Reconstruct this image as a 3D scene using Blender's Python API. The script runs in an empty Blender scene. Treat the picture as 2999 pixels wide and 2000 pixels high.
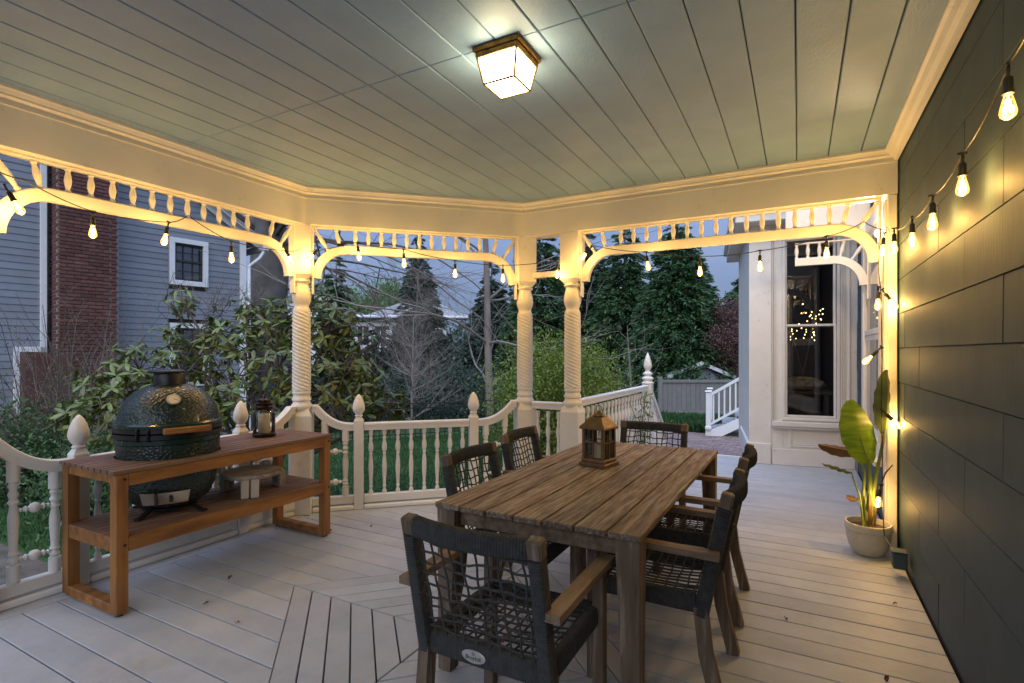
import bpy, math, random
import numpy as np
from mathutils import Vector, Matrix
random.seed(7); rng = np.random.default_rng(11)
S = bpy.context.scene
R = math.radians
# ---------------------------------------------------------------- camera
cam_d = bpy.data.cameras.new('camera'); cam = bpy.data.objects.new('camera', cam_d); S.collection.objects.link(cam)
TH = math.atan2(840, 1550)                      # the house wall runs along +Y, the view turns 28.5 degrees left of it
cam.location = (0, 0, 1.4); cam.rotation_euler = (R(90), 0, TH)
cam_d.sensor_width = 36; cam_d.lens = 36 * 1550 / 2999; cam_d.shift_y = 32 / 2999
cam_d.clip_start = .05; cam_d.clip_end = 2000
S.camera = cam
# ---------------------------------------------------------------- sky, sun, exposure
SUN_EL, SUN_AZ = R(48), R(160)
w = bpy.data.worlds.new('World'); S.world = w; w.use_nodes = True
nt = w.node_tree; nt.nodes.clear()
out = nt.nodes.new('ShaderNodeOutputWorld'); bg = nt.nodes.new('ShaderNodeBackground')
sky = nt.nodes.new('ShaderNodeTexSky'); sky.sky_type = 'NISHITA'; sky.sun_disc = False
sky.sun_elevation = SUN_EL; sky.sun_rotation = SUN_AZ; sky.air_density = 1.2; sky.dust_density = 1.5; sky.ozone_density = 3.5
tc = nt.nodes.new('ShaderNodeTexCoord'); mp = nt.nodes.new('ShaderNodeMapping'); mp.inputs['Scale'].default_value = (1.2, 1.2, 5)
nz = nt.nodes.new('ShaderNodeTexNoise'); nz.inputs['Scale'].default_value = 1.6; nz.inputs['Detail'].default_value = 6
cr = nt.nodes.new('ShaderNodeValToRGB')
cr.color_ramp.elements[0].position = .30; cr.color_ramp.elements[0].color = (1.35, 1.95, 3.5, 1)     # grey evening cloud cover
cr.color_ramp.elements[1].position = .72; cr.color_ramp.elements[1].color = (2.0, 2.6, 4.15, 1)
mx = nt.nodes.new('ShaderNodeMixRGB'); mx.inputs[0].default_value = .93
L = nt.links.new
L(tc.outputs['Generated'], mp.inputs[0]); L(mp.outputs[0], nz.inputs['Vector']); L(nz.outputs['Fac'], cr.inputs[0])
sx = nt.nodes.new('ShaderNodeSeparateXYZ'); L(tc.outputs['Generated'], sx.inputs[0])
zg = nt.nodes.new('ShaderNodeMapRange'); zg.inputs[1].default_value = 0; zg.inputs[2].default_value = 1; zg.inputs[3].default_value = .62; zg.inputs[4].default_value = 4.2; zg.interpolation_type = 'LINEAR'; zp = nt.nodes.new('ShaderNodeMath'); zp.operation = 'POWER'; zp.use_clamp = True; L(sx.outputs[2], zp.inputs[0]); zp.inputs[1].default_value = 1.4; L(zp.outputs[0], zg.inputs[0])
zm = nt.nodes.new('ShaderNodeMixRGB'); zm.blend_type = 'MULTIPLY'; zm.inputs[0].default_value = 1; L(cr.outputs[0], zm.inputs[1]); L(zg.outputs[0], zm.inputs[2])   # an overcast sky is several times brighter overhead than at the horizon
L(sky.outputs[0], mx.inputs[1]); L(zm.outputs[0], mx.inputs[2]); L(mx.outputs[0], bg.inputs[0]); L(bg.outputs[0], out.inputs[0])
bg.inputs[1].default_value = .085
sd = bpy.data.lights.new('sun', 'SUN'); sd.energy = 1.5; sd.angle = R(80); sd.color = (1, .99, .97)
so = bpy.data.objects.new('sun', sd); S.collection.objects.link(so)
so.rotation_euler = (R(90) - SUN_EL, 0, R(20))
S.view_settings.view_transform = 'Standard'; S.view_settings.look = 'None'; S.view_settings.gamma = 1
S.view_settings.exposure = .95; S.view_settings.use_curve_mapping = False
S.render.engine = 'CYCLES'; S.cycles.use_denoising = True
S.cycles.max_bounces = 8; S.cycles.transparent_max_bounces = 16; S.cycles.sample_clamp_indirect = 6; S.cycles.caustics_reflective = False; S.cycles.caustics_refractive = False
# ---------------------------------------------------------------- helpers: materials
MATS = {}
def nmat(name):
    m = bpy.data.materials.new(name); m.use_nodes = True
    b = m.node_tree.nodes['Principled BSDF']; MATS[name] = m
    return m, m.node_tree, b
def rgb(c): return (c[0], c[1], c[2], 1)
def mk(name, c1, c2=None, rough=.5, scale=8, stretch=(1, 1, 1), bump=.0, bscale=None, metal=0, rnd=.0, spec=.5, detail=5, island=False, bstretch=None, coat=0, ramp=(.3, .7), trans=0, wear=None, wscale=3, wpos=(.55, .7)):
    m, t, b = nmat(name); N = t.nodes.new; Lk = t.links.new
    tc = N('ShaderNodeTexCoord'); mp = N('ShaderNodeMapping'); mp.inputs['Scale'].default_value = stretch
    Lk(tc.outputs['Object'], mp.inputs[0])
    oi = N('ShaderNodeObjectInfo')
    ad = N('ShaderNodeVectorMath'); ad.operation = 'MULTIPLY_ADD'
    Lk(oi.outputs['Random'], ad.inputs[0]); ad.inputs[1].default_value = (17, 31, 23); Lk(mp.outputs[0], ad.inputs[2])
    nz = N('ShaderNodeTexNoise'); nz.inputs['Scale'].default_value = scale; nz.inputs['Detail'].default_value = detail
    Lk(ad.outputs[0], nz.inputs['Vector'])
    cr = N('ShaderNodeValToRGB'); cr.color_ramp.elements[0].color = rgb(c1); cr.color_ramp.elements[1].color = rgb(c2 or c1)
    cr.color_ramp.elements[0].position = ramp[0]; cr.color_ramp.elements[1].position = ramp[1]
    Lk(nz.outputs['Fac'], cr.inputs[0]); col = cr.outputs[0]
    if wear:
        nw = N('ShaderNodeTexNoise'); nw.inputs['Scale'].default_value = wscale; nw.inputs['Detail'].default_value = 7; nw.inputs['Roughness'].default_value = .7
        Lk(ad.outputs[0], nw.inputs['Vector'])
        wr = N('ShaderNodeMapRange'); wr.inputs[1].default_value = wpos[0]; wr.inputs[2].default_value = wpos[1]; Lk(nw.outputs['Fac'], wr.inputs[0])
        mw = N('ShaderNodeMixRGB'); Lk(wr.outputs[0], mw.inputs[0]); Lk(col, mw.inputs[1]); mw.inputs[2].default_value = rgb(wear); col = mw.outputs[0]
    if rnd or island:
        hs = N('ShaderNodeHueSaturation'); mr = N('ShaderNodeMapRange'); mr.inputs[3].default_value = 1 - rnd; mr.inputs[4].default_value = 1 + rnd
        if island:
            g = N('ShaderNodeNewGeometry'); Lk(g.outputs['Random Per Island'], mr.inputs[0])
            m2 = N('ShaderNodeMapRange'); m2.inputs[3].default_value = .47; m2.inputs[4].default_value = .53
            Lk(g.outputs['Random Per Island'], m2.inputs[0]); Lk(m2.outputs[0], hs.inputs['Hue'])
        else: Lk(oi.outputs['Random'], mr.inputs[0])
        Lk(mr.outputs[0], hs.inputs['Value']); Lk(col, hs.inputs['Color']); col = hs.outputs[0]
    Lk(col, b.inputs['Base Color'])
    b.inputs['Roughness'].default_value = rough; b.inputs['Metallic'].default_value = metal
    b.inputs['Specular IOR Level'].default_value = spec; b.inputs['Coat Weight'].default_value = coat
    if bump:
        bs = bscale or scale * 4
        n2 = N('ShaderNodeTexNoise'); n2.inputs['Scale'].default_value = bs; n2.inputs['Detail'].default_value = 4
        if bstretch:
            m3 = N('ShaderNodeMapping'); m3.inputs['Scale'].default_value = bstretch; Lk(tc.outputs['Object'], m3.inputs[0]); Lk(m3.outputs[0], n2.inputs['Vector'])
        else: Lk(ad.outputs[0], n2.inputs['Vector'])
        bp = N('ShaderNodeBump'); bp.inputs['Strength'].default_value = bump; bp.inputs['Distance'].default_value = .01
        Lk(n2.outputs['Fac'], bp.inputs['Height']); Lk(bp.outputs[0], b.inputs['Normal'])
    if trans:
        # thin leaf: part of the light passes through
        o = t.nodes['Material Output']; tl = N('ShaderNodeBsdfTranslucent'); ms = N('ShaderNodeMixShader'); ms.inputs[0].default_value = trans
        Lk(col, tl.inputs[0]); Lk(b.outputs[0], ms.inputs[1]); Lk(tl.outputs[0], ms.inputs[2]); Lk(ms.outputs[0], o.inputs[0])
    return m
def glass(name, tint=(1, 1, 1), ior=1.45, rough=.02, refl=1.0, emit=None, es=0):
    m = bpy.data.materials.new(name); m.use_nodes = True; t = m.node_tree; t.nodes.clear(); N = t.nodes.new; Lk = t.links.new
    o = N('ShaderNodeOutputMaterial'); tr = N('ShaderNodeBsdfTransparent'); tr.inputs[0].default_value = rgb(tint)
    gl = N('ShaderNodeBsdfGlossy'); gl.inputs['Roughness'].default_value = rough; gl.inputs[0].default_value = (refl, refl, refl, 1)
    fr = N('ShaderNodeFresnel'); fr.inputs[0].default_value = ior; ms = N('ShaderNodeMixShader')
    Lk(fr.outputs[0], ms.inputs[0]); Lk(tr.outputs[0], ms.inputs[1]); Lk(gl.outputs[0], ms.inputs[2]); last = ms.outputs[0]
    if emit:
        e = N('ShaderNodeEmission'); e.inputs[0].default_value = rgb(emit); e.inputs[1].default_value = es; a = N('ShaderNodeAddShader')
        Lk(last, a.inputs[0]); Lk(e.outputs[0], a.inputs[1]); last = a.outputs[0]
    Lk(last, o.inputs[0]); MATS[name] = m; return m
def emis(name, c, s):
    m = bpy.data.materials.new(name); m.use_nodes = True; t = m.node_tree; t.nodes.clear()
    o = t.nodes.new('ShaderNodeOutputMaterial'); e = t.nodes.new('ShaderNodeEmission'); e.inputs[0].default_value = rgb(c); e.inputs[1].default_value = s
    t.links.new(e.outputs[0], o.inputs[0]); MATS[name] = m; return m

mk('white', (.70, .68, .63), (.76, .74, .70), rough=.42, scale=5, bump=.06, bscale=60, wear=(.52, .48, .40), wscale=9, wpos=(.6, .78))
mk('white_new', (.74, .74, .74), (.80, .80, .80), rough=.4, scale=5, bump=.03, bscale=60)
mk('deck', (.37, .388, .41), (.45, .465, .485), rough=.5, scale=6, stretch=(1, 1, 1), bump=.22, bscale=90, rnd=.085, bstretch=(.35, .35, 1), wear=(.25, .24, .225), wscale=3, wpos=(.55, .85))
mk('deck_dark', (.10, .10, .10), rough=.8)
mk('ceiling_paint', (.215, .335, .50), (.26, .39, .555), rough=.55, scale=4, bump=.22, bscale=120, bstretch=(1, .28, 1), rnd=.02)
mk('siding_dark', (.054, .082, .10), (.072, .102, .12), rough=.62, spec=.2, scale=5, bump=.12, bscale=70, bstretch=(1, 1, .12), rnd=.05, wear=(.092, .112, .118), wscale=9, wpos=(.66, .8))
mk('teak', (.075, .047, .028), (.27, .195, .128), rough=.75, scale=6, stretch=(13, .9, 13), bump=.5, bscale=18, bstretch=(8, .5, 8), rnd=.22, wear=(.30, .26, .205), wscale=3, wpos=(.5, .66))
mk('teak_arm', (.10, .062, .034), (.235, .16, .095), rough=.7, scale=5, stretch=(6, 1, 6), bump=.4, bscale=18, bstretch=(6, .5, 6), rnd=.14, wear=(.29, .22, .15), wscale=4, wpos=(.55, .8))
mk('teak_leg', (.085, .055, .034), (.20, .14, .09), rough=.75, scale=5, stretch=(6, 6, .6), bump=.5, bscale=18, bstretch=(6, 6, .5), rnd=.12, wear=(.34, .28, .22), wscale=5, wpos=(.55, .75))
mk('acacia', (.15, .056, .012), (.34, .148, .036), rough=.5, scale=4, stretch=(5, .7, 5), bump=.15, bscale=25, bstretch=(5, .5, 5), rnd=.12, wear=(.10, .034, .012), wscale=6, wpos=(.66, .8))
mk('acacia_up', (.15, .056, .012), (.34, .148, .036), rough=.5, scale=4, stretch=(5, 5, .7), bump=.15, bscale=25, rnd=.12, wear=(.10, .034, .012), wscale=6, wpos=(.66, .8))
mk('acacia_slat', (.13, .07, .042), (.21, .125, .085), rough=.6, scale=5, stretch=(5, .7, 5), bump=.2, bscale=25, rnd=.12)
mk('rope', (.030, .031, .030), (.058, .057, .052), rough=.85, scale=40, bump=.4, bscale=300)
mk('black', (.012, .012, .012), (.02, .02, .02), rough=.5)
mk('black_metal', (.014, .014, .014), (.022, .02, .02), rough=.35, metal=.3)
mk('dark_bronze', (.03, .018, .012), (.05, .03, .02), rough=.3, metal=.7)
mk('steel', (.50, .44, .36), (.58, .52, .45), rough=.32, metal=.9, scale=20)
mk('brass', (.40, .22, .05), (.16, .085, .025), rough=.45, metal=.8, scale=30, bump=.3, bscale=80)
mk('brass_roof', (.20, .13, .055), (.12, .075, .035), rough=.5, metal=.7, scale=30)
mk('lantern_wood', (.11, .06, .027), (.18, .10, .05), rough=.5, scale=8, stretch=(5, 5, 1), rnd=.1)
mk('candle', (.72, .60, .40), (.78, .67, .47), rough=.5, scale=10)
mk('stone', (.46, .41, .33), (.56, .50, .42), rough=.9, scale=12, bump=.15, bscale=90, wear=(.17, .15, .13), wscale=5, wpos=(.5, .66))
mk('pot', (.50, .48, .41), (.57, .55, .48), rough=.5, scale=25, bump=.1, bscale=90)
mk('soil', (.05, .03, .02), (.10, .06, .04), rough=1, scale=60, bump=1, bscale=80)
mk('clap', (.152, .174, .208), (.175, .198, .234), rough=.55, scale=4, bump=.1, bscale=40, rnd=.06)
mk('house_white', (.55, .58, .60), (.62, .64, .66), rough=.5)
mk('brick', (.078, .032, .027), (.13, .054, .044), rough=.9, scale=12, bump=.5, bscale=90, rnd=.3)
mk('mortar', (.20, .165, .15), (.27, .23, .21), rough=1, scale=40, bump=.4, bscale=90)
mk('paver', (.17, .115, .105), (.25, .18, .165), rough=.9, scale=10, bump=.4, bscale=80, rnd=.25)
mk('bark', (.14, .115, .10), (.22, .19, .165), rough=.95, scale=6, stretch=(1, 1, .4), bump=.8, bscale=20)
mk('beech_bark', (.075, .07, .065), (.15, .14, .13), rough=.9, scale=2.5, bump=.8, bscale=9)
mk('twig', (.075, .06, .05), (.13, .105, .09), rough=.95, scale=6)
mk('pale_twig', (.13, .11, .10), (.20, .175, .16), rough=.95, scale=6)
mk('rhodo_leaf', (.058, .10, .024), (.16, .18, .036), rough=.36, scale=3, rnd=.4, island=True, trans=.25)
mk('rhodo_leaf_obj', (.058, .10, .024), (.16, .18, .036), rough=.36, scale=3, rnd=.4, trans=.25)
mk('small_leaf', (.045, .10, .035), (.08, .14, .045), rough=.6, scale=2, rnd=.3, island=True, trans=.3)
mk('conifer', (.024, .070, .026), (.050, .115, .036), rough=.7, scale=1.2, rnd=.4, island=True, trans=.15)
mk('spruce', (.022, .050, .034), (.045, .080, .052), rough=.7, scale=1.2, rnd=.4, island=True, trans=.15)
mk('bush_leaf', (.10, .155, .018), (.19, .235, .032), rough=.6, scale=1.5, rnd=.35, island=True, trans=.3)
mk('red_leaf', (.085, .036, .036), (.13, .06, .055), rough=.7, scale=2, rnd=.4, island=True, trans=.2)
mk('spring_leaf', (.08, .16, .035), (.12, .21, .05), rough=.6, scale=1, rnd=.3, island=True, trans=.3)
mk('grass', (.020, .066, .015), (.042, .108, .024), rough=.7, scale=1.2, rnd=.35, island=True, trans=.25)
mk('lawn', (.022, .065, .016), (.04, .095, .022), rough=.95, scale=3, bump=.8, bscale=60)
mk('earth', (.075, .06, .048), (.12, .10, .085), rough=1, scale=7, bump=1, bscale=50, wear=(.03, .05, .02), wscale=4, wpos=(.5, .65))
mk('fence_grey', (.125, .125, .118), (.155, .152, .145), rough=.7, scale=6, rnd=.06)
mk('roof_shingle', (.20, .215, .235), (.27, .285, .305), rough=.9, scale=10, bump=.4, bscale=40)
mk('tread_grey', (.22, .235, .25), (.27, .28, .30), rough=.6, scale=6)
mk('paddle_leaf', (.085, .20, .010), (.27, .36, .03), rough=.33, scale=2.2, stretch=(3, 3, 16), trans=.35, bump=.1, bscale=30)
mk('paddle_dark', (.055, .085, .018), (.10, .12, .025), rough=.4, scale=9, trans=.25)
mk('dry_leaf', (.075, .042, .022), (.15, .08, .032), rough=.7, scale=14, trans=.25, bump=.3, bscale=40)
mk('stem_green', (.09, .15, .03), (.16, .19, .05), rough=.5, scale=10)
mk('room_dark', (.035, .028, .022), (.06, .045, .035), rough=.8, scale=2)
mk('plastic_wrap', (.10, .09, .08), (.30, .28, .25), rough=.25, scale=14, bump=1, bscale=20)
mk('badge', (.42, .40, .36), (.50, .48, .44), rough=.4, metal=.6)
mk('curtain', (.38, .42, .46), (.55, .58, .60), rough=.9, scale=6, stretch=(8, 8, .5))
glass('pane', (.93, .95, .95), 1.5, .01)
glass('house_pane', (.75, .77, .80), 1.8, .02)
glass('jar_glass', (.90, .90, .88), 1.5, .02)
glass('bulb_glass', (1.0, .86, .55), 1.35, .05, emit=(1, .50, .10), es=.25)
emis('filament', (1, .70, .30), 20)
emis('globe', (1, .80, .52), 8)
emis('lamp_pane', (1, .78, .42), 17)
emis('tiny_light', (1, .66, .22), 9)
# kamado glaze with dimples
def glaze():
    m, t, b = nmat('glaze'); N = t.nodes.new; Lk = t.links.new
    b.inputs['Base Color'].default_value = (.007, .020, .014, 1); b.inputs['Roughness'].default_value = .33; b.inputs['Coat Weight'].default_value = .12; b.inputs['Coat Roughness'].default_value = .1
    tc = N('ShaderNodeTexCoord'); v = N('ShaderNodeTexVoronoi'); v.inputs['Scale'].default_value = 62; v.feature = 'SMOOTH_F1'; v.inputs['Smoothness'].default_value = .3
    Lk(tc.outputs['Object'], v.inputs['Vector']); bp = N('ShaderNodeBump'); bp.inputs['Strength'].default_value = .6; bp.inputs['Distance'].default_value = .008
    Lk(v.outputs['Distance'], bp.inputs['Height']); Lk(bp.outputs[0], b.inputs['Normal'])
    m2, t2, b2 = nmat('glaze_smooth'); b2.inputs['Base Color'].default_value = (.010, .032, .022, 1); b2.inputs['Roughness'].default_value = .2
glaze()
# ---------------------------------------------------------------- helpers: meshes
class MB:
    def __init__(s): s.V = []; s.F = []
    def add(s, V, F, M=None):
        o = len(s.V)
        if M is not None: V = [tuple(M @ Vector(v)) for v in V]
        s.V += [tuple(v) for v in V]; s.F += [tuple(i + o for i in f) for f in F]; return s
    def box(s, c, d, M=None):
        x, y, z = c; a, b, e = d[0] / 2, d[1] / 2, d[2] / 2
        V = [(x + i * a, y + j * b, z + k * e) for k in (-1, 1) for j in (-1, 1) for i in (-1, 1)]
        return s.add(V, [(0, 2, 3, 1), (4, 5, 7, 6), (0, 1, 5, 4), (2, 6, 7, 3), (0, 4, 6, 2), (1, 3, 7, 5)], M)
    def cbox(s, c, d, ch=.004, M=None):
        # box with chamfered edges
        x, y, z = c; h = [v / 2 for v in d]; ch = min(ch, min(h) * .6); V = []; idx = {}
        for sx in (-1, 1):
            for sy in (-1, 1):
                for sz in (-1, 1):
                    for ax in range(3):
                        p = [sx * (h[0] - ch), sy * (h[1] - ch), sz * (h[2] - ch)]; p[ax] = (sx, sy, sz)[ax] * h[ax]
                        idx[(sx, sy, sz, ax)] = len(V); V.append((x + p[0], y + p[1], z + p[2]))
        F = []
        for ax in range(3):
            o = [i for i in range(3) if i != ax]
            for sg in (-1, 1):
                q = []
                for (a, b) in ((-1, -1), (1, -1), (1, 1), (-1, 1)):
                    t = [0, 0, 0]; t[ax] = sg; t[o[0]] = a; t[o[1]] = b; q.append(idx[(*t, ax)])
                if (sg > 0) == (ax == 1): q.reverse()
                F.append(q)
        for ax in range(3):
            o = [i for i in range(3) if i != ax]
            for a in (-1, 1):
                for b in (-1, 1):
                    t0 = [0, 0, 0]; t1 = [0, 0, 0]; t0[ax] = -1; t1[ax] = 1
                    for t in (t0, t1): t[o[0]] = a; t[o[1]] = b
                    F.append([idx[(*t0, o[0])], idx[(*t1, o[0])], idx[(*t1, o[1])], idx[(*t0, o[1])]])
        for sx in (-1, 1):
            for sy in (-1, 1):
                for sz in (-1, 1): F.append([idx[(sx, sy, sz, i)] for i in range(3)])
        return s.add(V, F, M)
    def prism(s, P, z0, z1, ch=0, M=None):
        # vertical prism over a convex polygon, top edge chamfered
        n = len(P); cx = sum(p[0] for p in P) / n; cy = sum(p[1] for p in P) / n
        V = [(p[0], p[1], z0) for p in P] + [(p[0], p[1], z1 - ch) for p in P]
        F = [tuple(range(n))[::-1]] + [(i, (i + 1) % n, n + (i + 1) % n, n + i) for i in range(n)]
        if ch:
            sg = 1 if sum(P[i][0] * P[(i + 1) % n][1] - P[(i + 1) % n][0] * P[i][1] for i in range(n)) > 0 else -1
            def nrm(i):
                a, b = P[i], P[(i + 1) % n]; l = math.hypot(b[0] - a[0], b[1] - a[1]) + 1e-9; return (-(b[1] - a[1]) / l * sg, (b[0] - a[0]) / l * sg)
            def ins(i):
                u, v = nrm(i - 1), nrm(i); m = (u[0] + v[0], u[1] + v[1]); q = max(.2, 1 + u[0] * v[0] + u[1] * v[1]); return (P[i][0] + m[0] / q * ch, P[i][1] + m[1] / q * ch)
            V += [(*ins(i), z1) for i in range(n)]
            F += [(n + i, n + (i + 1) % n, 2 * n + (i + 1) % n, 2 * n + i) for i in range(n)] + [tuple(range(2 * n, 3 * n))]
        else: F += [tuple(range(n, 2 * n))]
        return s.add(V, F, M)
    def lathe(s, pr, n=16, M=None, cap=True, mod=None):
        V = []; F = []
        for r, z in pr:
            for i in range(n):
                a = 2 * math.pi * i / n; q = r * (mod(a, z) if mod else 1); V.append((q * math.cos(a), q * math.sin(a), z))
        for j in range(len(pr) - 1):
            for i in range(n): F.append((j * n + i, j * n + (i + 1) % n, (j + 1) * n + (i + 1) % n, (j + 1) * n + i))
        if cap: F += [tuple(range(n))[::-1], tuple(range((len(pr) - 1) * n, len(pr) * n))]
        return s.add(V, F, M)
    def sweep(s, prof, path, M=None, cap=True, up=(0, 0, 1), closed=True):
        # prof: (side, up) polygon, path: points; side = tangent x up
        up = Vector(up); P = [Vector(p) for p in path]; V = []; n = len(prof); F = []
        for i, p in enumerate(P):
            t = (P[min(i + 1, len(P) - 1)] - P[max(i - 1, 0)]).normalized(); sd = t.cross(up)
            sd = sd.normalized() if sd.length > 1e-5 else Vector((1, 0, 0)); u = sd.cross(t).normalized()
            for a, b in prof: V.append(tuple(p + sd * a + u * b))
        for i in range(len(P) - 1):
            for j in range(n): F.append((i * n + j, i * n + (j + 1) % n, (i + 1) * n + (j + 1) % n, (i + 1) * n + j))
        if cap: F += [tuple(range(n))[::-1], tuple(range((len(P) - 1) * n, len(P) * n))]
        return s.add(V, F, M)
    def tube(s, path, r, n=6, M=None, cap=True):
        P = [Vector(p) for p in path]; V = []; F = []; m = len(P)
        rr = r if isinstance(r, (list, tuple)) else [r] * m
        ref = None
        for i, p in enumerate(P):
            t = (P[min(i + 1, m - 1)] - P[max(i - 1, 0)]).normalized()
            if ref is None: ref = Vector((0, 0, 1)) if abs(t.z) < .9 else Vector((1, 0, 0))
            a = (ref - t * ref.dot(t)).normalized(); ref = a; b = t.cross(a)
            for k in range(n):
                q = 2 * math.pi * k / n; V.append(tuple(p + (a * math.cos(q) + b * math.sin(q)) * rr[i]))
        for i in range(m - 1):
            for k in range(n): F.append((i * n + k, i * n + (k + 1) % n, (i + 1) * n + (k + 1) % n, (i + 1) * n + k))
        if cap: F += [tuple(range(n))[::-1], tuple(range((m - 1) * n, m * n))]
        return s.add(V, F, M)
    def mesh(s, name, mat, smooth=None):
        me = bpy.data.meshes.new(name); me.from_pydata(s.V, [], s.F); me.validate(clean_customdata=False)
        if mat: me.materials.append(MATS[mat])
        import bmesh
        bm = bmesh.new(); bm.from_mesh(me); bmesh.ops.recalc_face_normals(bm, faces=bm.faces); bm.to_mesh(me); bm.free()
        if smooth is not None:
            me.polygons.foreach_set('use_smooth', [True] * len(me.polygons)); me.set_sharp_from_angle(angle=R(smooth))
        return me
    def build(s, name, mat, parent=None, smooth=None): return put(name, s.mesh(name, mat, smooth), parent)
def put(name, me, parent=None, M=None):
    o = bpy.data.objects.new(name, me); S.collection.objects.link(o)
    if parent is not None: o.parent = parent
    if M is not None: o.matrix_local = M
    return o
def tag(o, label=None, cat=None, group=None, kind=None):
    if label: o['label'] = label
    if cat: o['category'] = cat
    if group: o['group'] = group
    if kind: o['kind'] = kind
    return o
def thing(name, label, cat, loc=(0, 0, 0), rz=0, group=None):
    o = bpy.data.objects.new(name, None); S.collection.objects.link(o); o.empty_display_size = .1
    o.location = loc; o.rotation_euler = (0, 0, rz); return tag(o, label, cat, group)
KIDS = {}
def copy_tree(o, parent=None, loc=None, rz=None, label=None):
    c = o.copy(); S.collection.objects.link(c)
    if parent is not None: c.parent = parent
    for ch in [x for x in S.objects if x.parent == o]: copy_tree(ch, c)
    if loc is not None: c.location = loc
    if rz is not None: c.rotation_euler = (0, 0, rz)
    if label: c['label'] = label
    return c
def T(x=0, y=0, z=0, rz=0, rx=0, ry=0): return Matrix.Translation((x, y, z)) @ Matrix.Rotation(rz, 4, 'Z') @ Matrix.Rotation(ry, 4, 'Y') @ Matrix.Rotation(rx, 4, 'X')
def along(a, b):
    # matrix whose local z runs from a towards b
    a = Vector(a); b = Vector(b); q = (b - a).to_track_quat('Z', 'Y'); return Matrix.Translation(a) @ q.to_matrix().to_4x4()
def at(px, py, d):
    # a point of the garden seen at that spot of the photograph, d metres in front of the camera
    r = (px - 1499.5) / 1550 * d; return Vector((math.cos(TH) * r - math.sin(TH) * d, math.sin(TH) * r + math.cos(TH) * d, 1.4 - (py - 1032) / 1550 * d))
GZ = -.5      # garden level below the deck
# ================================================================ SETTING
LX, WX, ZC = -3.82, .605, 2.82
P0, P1, P2, P3, P4 = (LX, 1.06), (LX, 3.19), (-2.345, 4.59), (-1.848, 4.59), (.574, 4.59)
g = MB(); g.add([(-900, -900, GZ), (900, -900, GZ), (900, 900, GZ), (-900, 900, GZ)], [(0, 1, 2, 3)])
ground = tag(g.build('ground', 'earth'), kind='structure')
def clip(P, a, b, c):
    # keep a*x + b*y <= c
    o = []
    for i in range(len(P)):
        p, q = P[i], P[(i + 1) % len(P)]; dp = a * p[0] + b * p[1] - c; dq = a * q[0] + b * q[1] - c
        if dp <= 0: o.append(p)
        if dp * dq < 0: t = dp / (dp - dq); o.append((p[0] + t * (q[0] - p[0]), p[1] + t * (q[1] - p[1])))
    return o
def area(P): return abs(sum(P[i][0] * P[(i + 1) % len(P)][1] - P[(i + 1) % len(P)][0] * P[i][1] for i in range(len(P)))) / 2
# ---- deck
deck = MB()
XF = 7.66
for poly in ([(LX - .1, -2), (WX, -2), (WX, 4.66), (-2.36, 4.66), (LX - .1, 3.24)], [(-1.93, 4.66), (WX, 4.66), (WX, XF - .03), (-1.93, XF - .03)]):
    deck.prism(poly, -.16, -.030)
deck = tag(deck.build('porch_deck', 'deck_dark'), kind='structure')
PB, GAP = .155, .0068
CXD, CYD, HD = -1.58, 2.175, 7 * PB            # the diamond laid into the boards
dg = (P2[0] - P1[0], P2[1] - P1[1]); dl = math.hypot(*dg); dg = (dg[0] / dl, dg[1] / dl); dn = (-dg[1], dg[0])   # dn points outwards
cD = dn[0] * P1[0] + dn[1] * P1[1]
def board(P, name='deck_board'):
    if len(P) < 3 or area(P) < .002: return
    cx = sum(p[0] for p in P) / len(P); cy = sum(p[1] for p in P) / len(P)
    b = MB().prism([(p[0] - cx, p[1] - cy) for p in P], -.028, random.uniform(-.0012, .0008), .0025)
    o = b.build(name, 'deck', deck); o.location = (cx, cy, 0); return o
y = CYD - 26 * PB
while y < XF - .01:
    y0, y1 = y + GAP / 2, min(y + PB - GAP / 2, XF)
    x0 = LX + .155 if y1 < 4.68 else -1.90
    base = [(x0, y0), (WX - .004, y0), (WX - .004, y1), (x0, y1)]
    if y1 < 4.68: base = clip(base, dn[0], dn[1], cD - .145)
    if y1 < 4.68 and y0 > 4.5: base = clip(base, -1, 0, 2.3)
    ym = (y0 + y1) / 2
    if abs(ym - CYD) < HD:
        sg = 1 if ym > CYD else -1
        # left of the diamond: x - CXD <= -(HD - |y - CYD|)
        board(clip(base, 1, -sg, CXD - HD - sg * CYD - GAP * .7)); board(clip(base, -1, -sg, -CXD - HD - sg * CYD - GAP * .7))
    else:
        # long runs are butted at staggered places
        xb = random.choice([-1.4, -.9, -2.2, -.3]) if x0 < -2 else 9
        if xb < 5 and random.random() < .25: board(clip(base, 1, 0, xb - GAP / 2)); board(clip(base, -1, 0, -xb - GAP / 2))
        else: board(base)
    y += PB
for k in range(7):
    o_, i_ = HD - k * PB * 1.0, HD - (k + 1) * PB * 1.0
    if k == 6: i_ = .02
    for q in range(4):
        a = q * math.pi / 2; ca, sa = math.cos(a), math.sin(a)
        e = GAP * .5
        P = [(-o_ + e * 1.4, e), (-i_ - e * 1.4, e), (-e, i_ + e * 1.4), (-e, o_ - e * 1.4)]
        board([(CXD + ca * x - sa * yy, CYD + sa * x + ca * yy) for x, yy in P])
board([(LX + .012, -1.5), (LX + .15, -1.5), (LX + .15, 3.10), (LX + .012, 3.18)])
p_ = lambda t, o: (P1[0] + dg[0] * t - dn[0] * o, P1[1] + dg[1] * t - dn[1] * o)
board([p_(.03, .012), p_(.09, .142), p_(dl - .06, .142), p_(dl - .02, .012)])
for (bx_, by_) in (P1, P2): MB().cbox((bx_ + .02, by_ - .02, -.02), (.34, .30, .03), .002).build('corner_board', 'deck', deck)
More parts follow.
